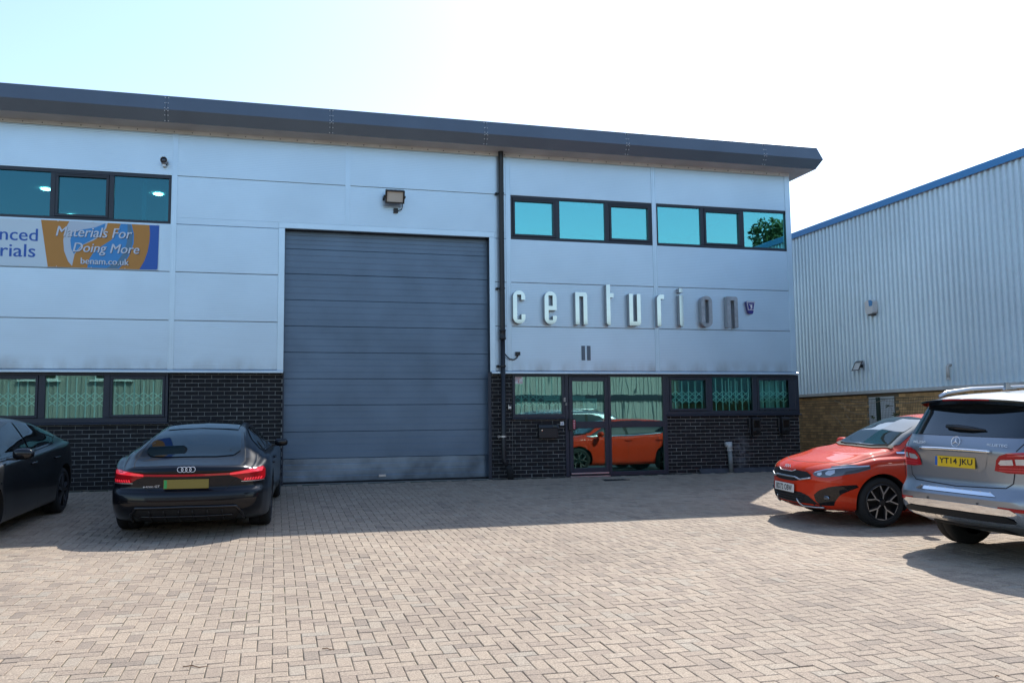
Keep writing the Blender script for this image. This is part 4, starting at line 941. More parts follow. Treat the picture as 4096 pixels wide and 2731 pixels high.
        if tube:
            P3 = [s.hit(ax, u, v, off) for u, v in pts]; P3 = [p for p in P3 if p is not None]; mb.tube(P3, tube, 6); return mb.build(name, M, parent or s.root, smooth=True)
        V = []
        for i, (u, v) in enumerate(pts):
            a, b = pts[max(i-1, 0)], pts[min(i+1, len(pts)-1)]; t = Vector((b[0]-a[0], b[1]-a[1])).normalized()
            for sg in (-1, 1):
                p = s.hit(ax, u-t.y*w/2*sg, v+t.x*w/2*sg, off)
                if p is None: p = V[-1] if V else Vector((0, 0, -9))
                V.append(p)
        mb.add(V, [(2*i, 2*i+2, 2*i+3, 2*i+1) for i in range(len(pts)-1)]); return mb.build(name, M, parent or s.root)
    def frame_at(s, ax, u, v, tilt=0., off=.01):
        """matrix that stands an (x right, y up, z out) drawing on the shell, seen from outside"""
        p = s.hit(ax, u, v, off); zf = {'B': Vector((-1, 0, 0)), 'F': Vector((1, 0, 0)), 'L': Vector((0, 1, 0)), 'R': Vector((0, -1, 0))}[ax]
        xr_ = {'B': Vector((0, -1, 0)), 'F': Vector((0, 1, 0)), 'L': Vector((-1, 0, 0)), 'R': Vector((1, 0, 0))}[ax]; up = Vector((0, 0, 1))
        zf = (zf*math.cos(tilt)+up*math.sin(tilt)).normalized(); up = zf.cross(xr_)
        m_ = Matrix((xr_, up, zf)).transposed().to_4x4(); m_.translation = p; return m_
    def flat(s, name, mb, M, mtx, parent=None, **k):
        o = mb.build(name, M, parent or s.root, **k); o.data.transform(mtx); return o
    def text(s, st, mtx, M, w_, h_, parent=None, **k):
        me = text_mesh(st, size=1., **k); co = np.array([v.co[:] for v in me.vertices]); lo, hi = co.min(0), co.max(0)
        me.transform(mtx @ Matrix.Diagonal((w_/(hi[0]-lo[0]), h_/(hi[1]-lo[1]), .001/max(1e-4, hi[2]-lo[2]) if hi[2] > lo[2] else 1, 1)) @ Matrix.Translation((-(lo[0]+hi[0])/2, -(lo[1]+hi[1])/2, 0)))
        me.materials.clear(); me.materials.append(M); return link('lettering', me, parent or s.root)
    def plate(s, ax, v, col, st, band=None, tilt=0., off=.02):
        m_ = s.frame_at(ax, 0, v, tilt, off); o = s.flat('number_plate', MB().bbox(-.26, .26, 0, .008, -.0555, .0555, .002), col, m_ @ Matrix(((1, 0, 0, 0), (0, 0, 1, 0), (0, -1, 0, .004), (0, 0, 0, 1))))
        if band: s.flat('band', MB().box(-.255, -.222, -.05, .05, .0042, .0052), band, m_, o)
        if st: s.text(st, m_ @ Matrix.Translation((.018 if band else 0, 0, .0052)), M_black, .43, .078, o, bold=.022, spacing=1.03)
        return o
    def ellipsoid(s, name, c, r, M, pw=.7, parent=None, nu=20, nv=12, cut=None):
        mb = MB(); g_ = []
        f = lambda t: math.copysign(abs(t)**pw, t)
        for i in range(nv+1):
            a = -math.pi/2+math.pi*i/nv
            for k in range(nu): b = 2*math.pi*k/nu; g_.append((c[0]+r[0]*f(math.cos(a))*f(math.cos(b)), c[1]+r[1]*f(math.cos(a))*f(math.sin(b)), c[2]+r[2]*f(math.sin(a))))
        mb.add(g_, [(i*nu+k, i*nu+(k+1) % nu, (i+1)*nu+(k+1) % nu, (i+1)*nu+k) for i in range(nv) for k in range(nu)])
        return mb.build(name, M, parent or s.root, smooth=True)
    def wheels(s, style, M_a, M_b, yo=None, width=.225, rim=.66):
        P = s.P; R = P['R']; rr = R*rim
        for x in P['axle']:
            for sg in (1, -1):
                y0 = sg*((yo or max(k[1] for k in P['wid']))-.03)          # outer face of the tyre
                fn = lambda a, b, h: (x+a, y0-sg*h, R+b)
                hub = MB(); hub.lathe([(.0, .10), (rr*.95, .10), (rr*.97, .18)], fn, 32); hub.lathe([(.0, .085), (rr*.62, .085), (rr*.62, .097)], fn, 32); W0 = hub.build('wheel', M_blackm, s.root)
                ty = MB(); ty.lathe([(rr, .03), (rr+.008, .004), (rr+.03, .0), (R-.035, .004), (R-.012, .02), (R-.002, .045), (R-.002, width*.48), (R-.006, width*.49), (R-.006, width*.51), (R-.002, width*.52), (R-.002, width-.045), (R-.02, width-.01), (rr, width)], fn, 56); ty.build('tyre', M_rub, W0, smooth=True)
                rm = MB(); rm.lathe([(rr+.004, .006), (rr-.004, .000), (rr-.014, .004), (rr-.018, .03), (rr-.02, .10)], fn, 48)
                def spoke(pts, d0, d1, mi):
                    pts = [(u, v) for u, v in pts]; rm.prism(pts, lambda u, v, t: fn(u, v, t), d0, d1, mi)
                for k in range(5):
                    a = 2*math.pi*k/5+math.pi/2+.15
                    def pol(r, da): return (r*math.cos(a+da), r*math.sin(a+da))
                    if style == 'star':      # dark spokes edged with bright machined lines
                        for sg2 in (-1, 1):
                            j = pol(rr*.43, 0); e1 = pol(rr*.95, sg2*.36); e2 = pol(rr*.95, sg2*.22); j2 = pol(rr*.33, sg2*.25)
                            spoke([j, e2, e1, j2][::sg2], .012, .05, 0)
                            for (p_, q_) in ((pol(rr*.45, 0), pol(rr*.965, sg2*.30)),):
                                t = Vector((q_[0]-p_[0], q_[1]-p_[1])).normalized()*.0075; spoke([(p_[0]-t.y, p_[1]+t.x), (p_[0]+t.y, p_[1]-t.x), (q_[0]+t.y, q_[1]-t.x), (q_[0]-t.y, q_[1]+t.x)], .004, .012, 1)
                        p_, q_ = pol(rr*.20, 0), pol(rr*.45, 0); t = Vector((q_[0]-p_[0], q_[1]-p_[1])).normalized()*.0065; spoke([(p_[0]-t.y, p_[1]+t.x), (p_[0]+t.y, p_[1]-t.x), (q_[0]+t.y, q_[1]-t.x), (q_[0]-t.y, q_[1]+t.x)], .004, .012, 1)
                        g1, g2 = pol(rr*.955, .30), pol(rr*.955, 2*math.pi/5-.30); spoke([g1, pol(rr*.985, .30), pol(rr*.985, 2*math.pi/5-.30), g2], .004, .010, 1)
                    else:
                        for da in ((-.20, .20) if style == 'twin' else (0,)):
                            w0, w1 = (.05, .035) if style == 'twin' else (.11, .075)
                            p_, q_ = pol(rr*.15, da*.5), pol(rr*.97, da); t = Vector((q_[0]-p_[0], q_[1]-p_[1])).normalized()
                            spoke([(p_[0]-t.y*w0/2, p_[1]+t.x*w0/2), (p_[0]+t.y*w0/2, p_[1]-t.x*w0/2), (q_[0]+t.y*w1/2, q_[1]-t.x*w1/2), (q_[0]-t.y*w1/2, q_[1]+t.x*w1/2)], .008, .05, 1 if da < 0 else 0)
                rm.lathe([(0, .006), (rr*.16, .006), (rr*.2, .02), (rr*.22, .06)], fn, 24)
                rm.build('rim', [M_a, M_b], W0, auto=40)
    def place(s):
        x, y = s.pos; c, sn = math.cos(s.yaw), math.sin(s.yaw)
        # the yard slopes along y: stand the car on its four wheels
        yw = [y+sn*ax_+c*sg*.8 for ax_ in s.P['axle'] for sg in (1, -1)]; zw = [ground_z(v) for v in yw]
        sl_ = sum((v-y)*(z-sum(zw)/4) for v, z in zip(yw, zw))/sum((v-y)**2 for v in yw)
        up = Vector((0, -sl_, 1)).normalized(); fwd = Vector((c, sn, 0)); fwd = (fwd-up*fwd.dot(up)).normalized(); left = up.cross(fwd)
        m_ = Matrix((fwd, left, up)).transposed().to_4x4(); m_.translation = (x, y, sum(zw)/4); s.root.matrix_world = m_

def paint(name, col, metal=.3, rough=.32, flake=0.):
    return mat(name, col, rough, metal=metal, spec=.25, coat=.8, coat_rough=.02)
M_cg = glass_mat('car_glass', refl=(.9, .97, 1), f0=.055, opaque=(.006, .008, .009))
M_cgk = glass_mat('car_glass_green', refl=(.92, .98, 1), f0=.07, opaque=(.02, .028, .027))
M_lred = mat('lamp_red', (.36, .004, .008), .2, spec=.2, coat=.5); M_lredb = mat('lamp_red_bright', (.55, .02, .03), .15, coat=1); M_lredl = mat('lamp_red_lit', (.8, .03, .05), .2, coat=1, emit=.35)
M_lclr = mat('lamp_clear', (.55, .57, .6), .08, metal=.5, coat=1); M_ldark = mat('lamp_dark', (.07, .075, .085), .08, coat=1)
M_badge = mat('badge_silver', (.8, .81, .83), .3, metal=.35); M_gloss = MATS['gloss_black']; M_tyre_grey = mat('satin_grey', (.10, .10, .11), .4, metal=.5)
M_py = mat('plate_yellow', (.75, .50, .02), .35); M_pw = mat('plate_white', (.72, .72, .68), .35); M_pg = mat('plate_green', (.03, .35, .09), .4); M_pb = mat('plate_blue', (.03, .12, .42), .4)

# ---- orange hatchback, nose towards the entrance
P = dict(xr=-2.10, xf=2.21, H=1.45, wr=.54, wb=.865, R=.325, axle=(1.325, -1.325), gap=.04, cf=.36, cr=.22, re=.09, zf=1.0,
  top=[(-2.10, .95), (-2.0, 1.04), (-1.75, 1.26), (-1.40, 1.40), (-.7, 1.447), (-.1, 1.45), (.3, 1.405), (.7, 1.245), (1.16, 1.01), (1.35, .985), (1.7, .945), (2.0, .885), (2.14, .84), (2.21, .80)],
  belt=[(-2.1, .92), (-1.2, .965), (0, .935), (.9, .905), (1.4, .885), (1.8, .85), (2.05, .805), (2.21, .765)],
  wid=[(-2.1, .76), (-1.8, .86), (-1.3, .90), (0, .885), (1.0, .895), (1.4, .90), (1.8, .875), (2.05, .835), (2.21, .79)],
  bot=[(-2.1, .30), (-1.9, .20), (-1.5, .16), (1.6, .16), (2.0, .18), (2.21, .21)],
  pf=[(.15, -.10), (.28, .0), (.42, .02), (.58, .02), (.68, .0), (.74, -.03), (.80, -.09), (.92, -.28)], pr=[(.2, -.12), (.4, 0), (.6, .02), (.8, -.02), (1.0, -.12)])
K = Car('hatchback_car', 'bright orange hatchback parked nose out beside the silver estate car', P, mat('paint_orange', (.60, .040, .011), .6, spec=.05, coat=.7, coat_rough=.02), (9.05, 10.68), math.radians(175.6))
K.root['label'] = 'bright orange hatchback with white number plate, parked facing the entrance'
K.patch('windscreen', [(1.14, .0), (1.12, .35), (1.02, .63), (.93, .665), (.42, .515), (.32, .30), (.30, 0), (.32, -.30), (.42, -.515), (.93, -.665), (1.02, -.63), (1.12, -.35)], 'T', M_cgk, off=.010, cell=.02)
K.sym('side_window', [(.98, .965), (.62, 1.14), (.30, 1.295), (.0, 1.365), (-.6, 1.385), (-1.15, 1.33), (-1.42, 1.22), (-1.45, 1.12), (-1.2, 1.03), (-.5, .985), (.5, .96)], 'L', M_cg, off=.010, cell=.018)
K.patch('rear_window', [(-1.95, -.50), (-1.62, -.46), (-1.62, .46), (-1.95, .50)], 'T', M_cg)
K.line('window_trim', [(1.03, .955), (.5, .948), (-.5, .97), (-1.2, 1.015), (-1.47, 1.11)], 'L', M_chrome, w=.022, off=.013, both=True)
K.line('pillar', [(-.18, .98), (-.14, 1.37)], 'L', M_blackm, w=.09, off=.013, both=True)
for pth in ([(.98, .93), (1.0, .70), (.95, .35), (.85, .22)], [(-.16, .97), (-.14, .5), (-.16, .22)], [(-1.02, 1.02), (-1.10, .80), (-.95, .6)]): K.line('panel_gap', pth, 'L', both=True, w=.007)
# bonnet shut line and front panel gaps
K.line('panel_gap', [(1.10, .72), (1.35, .755), (1.62, .745), (1.80, .68), (1.92, .50), (2.03, .25), (2.065, 0)], 'T', w=.007, both=True)
K.patch('cowl', [(1.21, 0), (1.17, .40), (1.06, .68), (1.00, .66), (1.09, .36), (1.13, 0), (1.09, -.36), (1.00, -.66), (1.06, -.68), (1.17, -.40)], 'T', M_blackm, off=.013, cell=.02)
for pth in ([(1.135, .0), (1.11, .33), (1.03, .58)], [(1.085, -.48), (1.13, -.25), (1.145, .02)]): K.line('wiper', pth, 'T', M_black, off=.024, tube=.009)
# face: grille, lower intakes, lamps
K.patch('grille', [(0, .69), (.16, .69), (.22, .71), (.42, .70), (.50, .665), (.50, .61), (.36, .585), (.20, .562), (0, .558), (-.20, .562), (-.36, .585), (-.50, .61), (-.50, .665), (-.42, .70), (-.22, .71), (-.16, .69)], 'F', M_blackm, off=.006, cell=.03)
K.line('grille_trim', [(-.51, .625), (-.34, .592), (-.24, .618), (-.10, .618), (.10, .618), (.24, .618), (.34, .592), (.51, .625)], 'F', M_alu, off=.014, tube=.0125)
K.line('grille_trim', [(-.22, .708), (-.15, .684), (.15, .684), (.22, .708)], 'F', M_alu, off=.012, tube=.007)
K.patch('lower_intake', [(-.34, .425), (.34, .425), (.47, .385), (.66, .235), (.60, .205), (-.60, .205), (-.66, .235), (-.47, .385)], 'F', M_blackm, off=.005, cell=.04)
K.line('lower_trim', [(.63, .252), (.50, .244), (.31, .242), (.26, .335)], 'F', M_alu, off=.012, tube=.011, both=True)
for k in range(4): K.line('intake_bar', [(-.42+.02*k, .40-.035*k), (.42-.02*k, .40-.035*k)], 'F', M_black, off=.010, tube=.006)
K.sym('fog_recess', [(.55, .41), (.62, .475), (.74, .53), (.855, .56), (.862, .53), (.80, .42), (.745, .285), (.615, .275), (.565, .33)], 'F', M_gloss, off=.005, cell=.018)
for sg in (1, -1):
    f_ = K.ellipsoid('fog_lamp', tuple(K.hit('F', sg*.69, .385, -.005)), (.02, .07, .034), M_ldark, 1.)
    p0 = K.hit('F', sg*.69, .385, .012)
    for dy in (-1, 1):
        mb = MB(); mb.tube([p0+Vector((-.012, dy*.055, .022)), p0+Vector((-.014, dy*.078, 0)), p0+Vector((-.012, dy*.055, -.022))], .0045, 5); o = mb.build('lamp_trim', M_chrome, f_)
    # headlamp: dark glass body with a chrome upper blade and two bowls
for sg in (1, -1):
    q = lambda pts: [(sg*u, v) for u, v in pts]
    h0 = K.patch('headlight', q([(.52, .690), (.57, .725), (.66, .757), (.76, .785), (.855, .81), (.868, .76), (.84, .71), (.79, .672), (.70, .645), (.60, .645), (.545, .662)]), 'F', M_ldark, off=.007, cell=.016)
    K.patch('reflector', q([(.585, .70), (.63, .71), (.645, .685), (.62, .662), (.585, .672)]), 'F', M_lclr, off=.011, cell=.015, parent=h0)
    K.patch('reflector', q([(.69, .735), (.74, .745), (.755, .705), (.73, .675), (.69, .68), (.675, .705)]), 'F', M_lclr, off=.011, cell=.015, parent=h0)
    K.line('light_strip', q([(.545, .70), (.66, .748), (.76, .775), (.855, .80)]), 'F', M_lclr, w=.016, off=.011, parent=h0, step=.015)
    K.patch('lamp_tail', [(1.93, .785), (1.93, .735), (1.80, .765), (1.62, .812), (1.74, .815)], 'L' if sg > 0 else 'R', M_ldark, off=.007, cell=.02, parent=h0)
m_ = K.frame_at('F', 0, .745, .35, .016)
em = MB()
for x0, z0, x1, z1 in ((-.075, -.02, -.06, .02), (-.06, .0, -.02, .02), (-.055, .0, -.02, -.02), (-.02, -.02, .0, .02), (.0, .02, .02, -.02), (.02, -.02, .05, .02), (.05, .02, .075, -.02)):
    t = Vector((x1-x0, z1-z0)).normalized()*.005; em.prism([(x0-t.y, z0+t.x), (x0+t.y, z0-t.x), (x1+t.y, z1-t.x), (x1-t.y, z1+t.x)], lambda u, v, q: (u, v, q), .0, .004)
K.flat('emblem', em, M_white, m_)
K.plate('F', .465, M_pw, 'BD72 OBW', None, .03, .022)
for sg in (1, -1):
    o = K.ellipsoid('door_mirror', (.74, sg*1.0, 1.0), (.075, .115, .075), K.paint, .75)
    K.flat('mirror_arm', MB().box(.70, .76, min(sg*.80, sg*.93), max(sg*.80, sg*.93), .925, .955), M_black, Matrix(), o)
    o = MB(); o.tube([(-.02, sg*.905, .86), (-.22, sg*.905, .87)], .014, 6)
    for xh in (-.05, -1.0): p0 = K.hit('L' if sg > 0 else 'R', xh-.1, .84, .012); mb = MB(); mb.tube([p0+Vector((.1, 0, 0)), p0+Vector((.04, sg*.02, .005)), p0+Vector((-.06, sg*.02, .005)), p0+Vector((-.1, 0, 0))], .013, 6); mb.build('door_handle', K.paint, K.root, smooth=True)
    K.line('sill_trim', [(.85, .20), (-.9, .20)], 'L' if sg > 0 else 'R', M_black, w=.05, off=.004)
K.patch('rear_lamp', [(.52, .98), (.80, .93), (.84, .82), (.55, .86)], 'B', M_lred, off=.005); K.patch('rear_lamp', [(-.52, .98), (-.55, .86), (-.84, .82), (-.80, .93)], 'B', M_lred, off=.005)
K.plate('B', .72, M_py, 'BD72 OBW')
K.wheels('star', M_black, M_alu, width=.225, rim=.73); K.place()

# ---- silver estate / SUV
P = dict(xr=-2.42, xf=2.38, H=1.79, wr=.66, wb=.90, R=.37, axle=(1.457, -1.457), gap=.05, cf=.35, cr=.20, re=.10, sill=.98, zr=.6, er=4.2,
  top=[(-2.42, 1.24), (-2.34, 1.33), (-2.22, 1.50), (-2.10, 1.655), (-1.98, 1.715), (-1.5, 1.755), (-.8, 1.785), (0, 1.79), (.45, 1.75), (.85, 1.60), (1.35, 1.24), (1.6, 1.16), (2.1, 1.06), (2.38, .88)],
  belt=[(-2.42, 1.19), (-2.2, 1.235), (-1.5, 1.205), (0, 1.12), (1.2, 1.07), (2.0, 1.0), (2.38, .85)],
  wid=[(-2.42, .86), (-2.2, .925), (-1.5, .965), (0, .945), (1.45, .965), (2, .90), (2.38, .74)],
  bot=[(-2.42, .40), (-2.25, .33), (-2.0, .27), (1.8, .25), (2.38, .3)],
  pf=[(.2, -.12), (.4, 0), (.8, 0), (1.0, -.1), (1.2, -.25)], pr=[(.3, -.10), (.42, .0), (.55, .05), (.66, .06), (.74, .01), (.80, -.025), (1.0, -.02), (1.12, 0.0), (1.22, -.02), (1.45, -.05)])
B = Car('estate_car', 'tall silver grey estate car with yellow number plate and chrome rear bumper', P, paint('paint_silver', (.27, .29, .32), .75, .34), (9.29, 7.93), math.radians(4.2))
B.patch('rear_window', [(-.74, 1.285), (.74, 1.285), (.755, 1.36), (.69, 1.60), (.66, 1.64), (-.66, 1.64), (-.69, 1.60), (-.755, 1.36)], 'B', M_cg, off=.006)
B.sym('side_window', [(.95, 1.165), (.6, 1.42), (.30, 1.60), (0, 1.66), (-1.0, 1.655), (-1.7, 1.60), (-2.02, 1.50), (-2.14, 1.31), (-1.5, 1.265), (0, 1.18)], 'L', M_cg, off=.010, cell=.02)
B.line('window_trim', [(.97, 1.15), (0, 1.165), (-1.5, 1.25), (-2.14, 1.295)], 'L', M_chrome, w=.018, off=.013, both=True)
B.line('pillar', [(-.12, 1.19), (-.10, 1.65)], 'L', M_blackm, w=.08, off=.013, both=True); B.line('pillar', [(-1.15, 1.25), (-1.12, 1.64)], 'L', M_blackm, w=.07, off=.013, both=True)
B.patch('windscreen', [(1.30, 0), (1.25, .5), (1.1, .68), (.52, .56), (.46, 0), (.52, -.56), (1.1, -.68), (1.25, -.5)], 'T', M_cg)
# roof spoiler with the high brake lamp, rails and aerial
sp = MB(); pr = [(-.05, 0), (.30, .035), (.30, .0), (.02, -.05), (-.05, -.02)]; st_ = []
for yy_ in np.linspace(-.70, .70, 15):
    x0 = -2.20+.10*abs(yy_/.70)**2.4; z0 = 1.672-.035*abs(yy_/.70)**2.4; st_.append([(x0+u*(1-.15*abs(yy_)), yy_, z0+v) for u, v in pr])
V_ = [p for r in st_ for p in r]; sp.add(V_, [(i*5+k, i*5+(k+1) % 5, (i+1)*5+(k+1) % 5, (i+1)*5+k) for i in range(14) for k in range(5)]+[(0, 1, 2, 3, 4), (74, 73, 72, 71, 70)])
SPO = sp.build('roof_spoiler', [B.paint], B.root, auto=30)
under = MB()
for a, b in zip(st_, st_[1:]): under.add([Vector(a[4])+Vector((-.003, 0, -.004)), Vector(b[4])+Vector((-.003, 0, -.004)), Vector(b[3])+Vector((0, 0, -.006)), Vector(a[3])+Vector((0, 0, -.006))], [(0, 1, 2, 3)])
for a, b in zip(st_, st_[1:]): under.add([Vector(a[0])+Vector((-.005, 0, -.004)), Vector(b[0])+Vector((-.005, 0, -.004)), Vector(b[4])+Vector((-.005, 0, 0)), Vector(a[4])+Vector((-.005, 0, 0))], [(0, 1, 2, 3)])
under.build('lip', M_gloss, SPO)
bl = MB()
for a, b in zip(st_[4:10], st_[5:11]): bl.add([Vector(a[0])+Vector((-.010, 0, -.003)), Vector(b[0])+Vector((-.010, 0, -.003)), Vector(b[4])+Vector((-.008, 0, .004)), Vector(a[4])+Vector((-.008, 0, .004))], [(0, 1, 2, 3)])
bl.build('brake_lamp', M_lred, SPO)
for sg in (1, -1):
    mb = MB(); mb.tube([(-1.98, sg*.60, 1.70), (-1.86, sg*.615, 1.745), (-1.5, sg*.62, 1.785), (-.6, sg*.63, 1.815), (.1, sg*.63, 1.805), (.28, sg*.62, 1.76)], [.02, .022, .02, .02, .02, .018], 8); mb.build('roof_rail', M_alu, B.root, smooth=True)
mb = MB(); mb.prism([(-1.70, 1.765), (-1.52, 1.775), (-1.60, 1.80), (-1.655, 1.845), (-1.675, 1.845), (-1.68, 1.79)], lambda u, v, t: (u, t, v), -.014, .014); mb.build('aerial', B.paint, B.root)
# wiper
w0 = B.hit('B', -.02, 1.36, .02); mb = MB(); mb.tube([B.hit('B', .20, 1.37, .03), B.hit('B', .05, 1.362, .035), B.hit('B', -.12, 1.352, .03), B.hit('B', -.30, 1.345, .02)], [.02, .028, .024, .008], 8); mb.build('wiper', M_black, B.root, smooth=True)
# tailgate gaps, lamps, handle strip
B.line('panel_gap', [(-.77, 1.30), (-.70, 1.16), (-.67, .96), (-.65, .84), (-.58, .79), (0, .765), (.58, .79), (.65, .84), (.67, .96), (.70, 1.16), (.77, 1.30)], 'B', w=.010, off=.002)
for pth in ([(.95, 1.15), (.98, .8), (.9, .35)], [(-.15, 1.18), (-.14, .6), (-.16, .32)], [(-1.05, 1.22), (-1.1, 1.0), (-.98, .75)]): B.line('panel_gap', pth, 'L', both=True, w=.007)
for sg in (1, -1):
    t0 = B.patch('tail_light', [(sg*.47, .955), (sg*.50, 1.06), (sg*.54, 1.105), (sg*.62, 1.135), (sg*.90, 1.16), (sg*.90, .94), (sg*.60, .938)], 'B', M_lred, off=.008, cell=.03)
    B.patch('lamp_band', [(sg*.52, 1.03), (sg*.55, 1.065), (sg*.665, 1.075), (sg*.665, 1.02), (sg*.54, 1.012)], 'B', M_lclr, off=.012, parent=t0)
    B.patch('lamp_band', [(sg*.69, 1.08), (sg*.89, 1.085), (sg*.89, 1.03), (sg*.69, 1.022)], 'B', M_lclr, off=.012, parent=t0)
    for z in (.96, .985): B.line('lamp_line', [(sg*.52, z), (sg*.88, z+.005)], 'B', M_lredb, w=.010, off=.011, parent=t0)
    for z in (1.115, 1.14): B.line('lamp_line', [(sg*.62, z-.01), (sg*.88, z+.01)], 'B', M_lredb, w=.010, off=.011, parent=t0)
    t1 = B.patch('tail_light', [(-2.29, .95), (-2.28, 1.16), (-2.02, 1.13), (-1.98, 1.10), (-2.1, .96)], 'L' if sg > 0 else 'R', M_lred, off=.008)
    B.patch('lamp_band', [(-2.28, 1.035), (-2.28, 1.085), (-2.06, 1.085), (-2.10, 1.035)], 'L' if sg > 0 else 'R', M_lclr, off=.012, parent=t1)
    B.patch('reflector', [(sg*.55, .610), (sg*.86, .60), (sg*.86, .565), (sg*.53, .575)], 'B', M_lred, off=.006)
    p0 = B.hit('B', sg*.70, .55, .004)
    for yy_ in (.32, .70):
        p0 = B.hit('B', sg*yy_, .618 if yy_ < .5 else .50, .004); mb = MB(); mb.lathe([(.012, 0), (.012, .004), (0, .004)], lambda a, b, h: (p0.x-h, p0.y+a, p0.z+b), 12); mb.build('parking_sensor', M_tyre_grey, B.root)
B.line('handle_strip', [(.45, 1.14), (.2, 1.145), (-.2, 1.145), (-.45, 1.14)], 'B', M_chrome, off=.016, tube=.016)
B.patch('plate_recess', [(-.42, 1.12), (.42, 1.12), (.36, .965), (.31, .925), (-.31, .925), (-.36, .965)], 'B', B.paint, off=.003, cell=.05)
B.plate('B', 1.015, M_py, 'YT14 JKU', M_pb, .03, .018)
m_ = B.frame_at('B', 0, 1.222, .25, .012); em = MB()
em.lathe([(.050, 0), (.055, .003), (.058, 0), (.055, -.003)], lambda a, b, h: (a, b, h), 36, close=True)
for k in range(3): a = math.pi/2+k*2*math.pi/3; em.add([(.052*math.cos(a), .052*math.sin(a), .001), (.010*math.cos(a+1.05), .010*math.sin(a+1.05), .001), (0, 0, .008), (.010*math.cos(a-1.05), .010*math.sin(a-1.05), .001)], [(0, 1, 2), (0, 2, 3)])
B.flat('emblem', em, M_badge, m_)
B.text('ML250', B.frame_at('B', .50, 1.20, .2, .010), M_badge, .17, .028, bold=.01); B.text('BLUETEC', B.frame_at('B', -.50, 1.205, .2, .010), M_badge, .24, .026, bold=.01)
# bumper: step plate, chrome frame with a black slot, lower apron
B.patch('step_plate', [(-.45, .735), (.45, .735), (.52, .70), (-.52, .70)], 'B', M_chrome, off=.010, cell=.04)
for k in range(9): p0 = B.hit('B', -.44+k*.11, .738, .012); B.ellipsoid('stud', tuple(p0), (.006, .010, .006), M_chrome, 1., nu=8, nv=6)
fr = [(-.83, .545), (-.70, .60), (-.35, .615), (.35, .615), (.70, .60), (.83, .545), (.85, .47), (.80, .40), (.6, .40), (-.6, .40), (-.80, .40), (-.85, .47)]
CH = B.patch('bumper_trim', [(-.80, .43), (-.79, .52), (-.66, .59), (-.35, .605), (.35, .605), (.66, .59), (.79, .52), (.80, .43), (.62, .415), (-.62, .415)], 'B', M_chrome, off=.014, cell=.035, depth=.014)
B.patch('slot', [(-.70, .462), (-.69, .495), (-.61, .52), (.61, .52), (.69, .495), (.70, .462), (.60, .457), (-.60, .457)], 'B', M_blackm, off=.026, cell=.04, parent=CH)
mb = MB(); mb.prism([(-2.30, .40), (-2.26, .34), (-1.9, .26), (-1.2, .24), (-1.2, .36), (-2.2, .42)], lambda u, v, t: (u, t, v), -.45, .45); mb.build('underbody', M_blackm, B.root)
for sg in (1, -1):
    o = B.ellipsoid('door_mirror', (.80, sg*1.06, 1.22), (.08, .13, .10), B.paint, .75); B.flat('mirror_arm', MB().box(.76, .82, min(sg*.86, sg*.97), max(sg*.86, sg*.97), 1.12, 1.15), M_black, Matrix(), o)
    for xh in (-.25, -1.2): p0 = B.hit('L' if sg > 0 else 'R', xh, 1.02, .012); mb = MB(); mb.tube([p0+Vector((.1, 0, 0)), p0+Vector((.04, sg*.02, .005)), p0+Vector((-.06, sg*.02, .005)), p0+Vector((-.1, 0, 0))], .015, 6); mb.build('door_handle', B.paint, B.root, smooth=True)
B.wheels('twin', M_alu, M_alu, width=.255, rim=.66); B.place()

# ---- low black coupe with red light bar, nose to the wall
P = dict(xr=-2.51, xf=2.48, H=1.34, wr=.585, wb=.85, R=.355, axle=(1.45, -1.45), gap=.035, cf=.40, cr=.32, re=.09, sh=.965, sh2=.92, zr=.9,
  top=[(-2.51, .835), (-2.44, .885), (-2.3, .915), (-2.05, .975), (-1.7, 1.09), (-1.2, 1.225), (-.6, 1.315), (-.1, 1.34), (.35, 1.31), (.8, 1.175), (1.3, .975), (1.5, .94), (2.0, .86), (2.48, .68)],
  belt=[(-2.51, .80), (-2.2, .865), (-1.5, .955), (-.9, .935), (0, .905), (1, .88), (1.5, .87), (2.0, .80), (2.48, .62)],
  wid=[(-2.51, .87), (-2.2, .94), (-1.5, .982), (-.7, .945), (.6, .945), (1.45, .975), (2.1, .90), (2.48, .72)],
  bot=[(-2.51, .26), (-2.3, .18), (-2.0, .14), (2, .14), (2.48, .2)],
  pf=[(.15, -.1), (.4, 0), (.6, 0), (.8, -.15)], pr=[(.12, -.12), (.28, -.03), (.36, .02), (.46, .045), (.56, .03), (.62, -.03), (.75, -.03), (.84, .03), (.90, .04), (1.1, 0)])
A = Car('coupe_car', 'low black coupe with red rear light bar parked nose to the black brick', P, mat('paint_black', (.006, .0075, .0115), .3, metal=.4, spec=.15, coat=.5, coat_rough=.02), (-.92, 13.95), math.radians(87.4))
A.patch('rear_window', [(-2.09, .0), (-2.07, .30), (-2.0, .50), (-1.85, .575), (-1.2, .53), (-1.05, .50), (-1.02, 0), (-1.05, -.50), (-1.2, -.53), (-1.85, -.575), (-2.0, -.50), (-2.07, -.30)], 'T', M_cg, off=.010, cell=.02)
A.patch('roof_glass', [(-.98, -.47), (-.98, .47), (.15, .47), (.25, 0), (.15, -.47)], 'T', M_cg, off=.012, cell=.02)
A.line('panel_gap', [(-2.13, -.56), (-2.15, -.3), (-2.155, 0), (-2.15, .3), (-2.13, .56)], 'T', w=.006)
A.line('panel_gap', [(-1.05, .555), (-1.5, .60), (-1.9, .64), (-2.15, .655), (-2.36, .62)], 'T', w=.008, both=True)
A.sym('side_window', [(.95, .92), (.55, 1.11), (.2, 1.225), (-.2, 1.27), (-.7, 1.24), (-1.2, 1.12), (-1.42, 1.03), (-1.2, .985), (-.4, .95)], 'L', M_cg, off=.010, cell=.018)
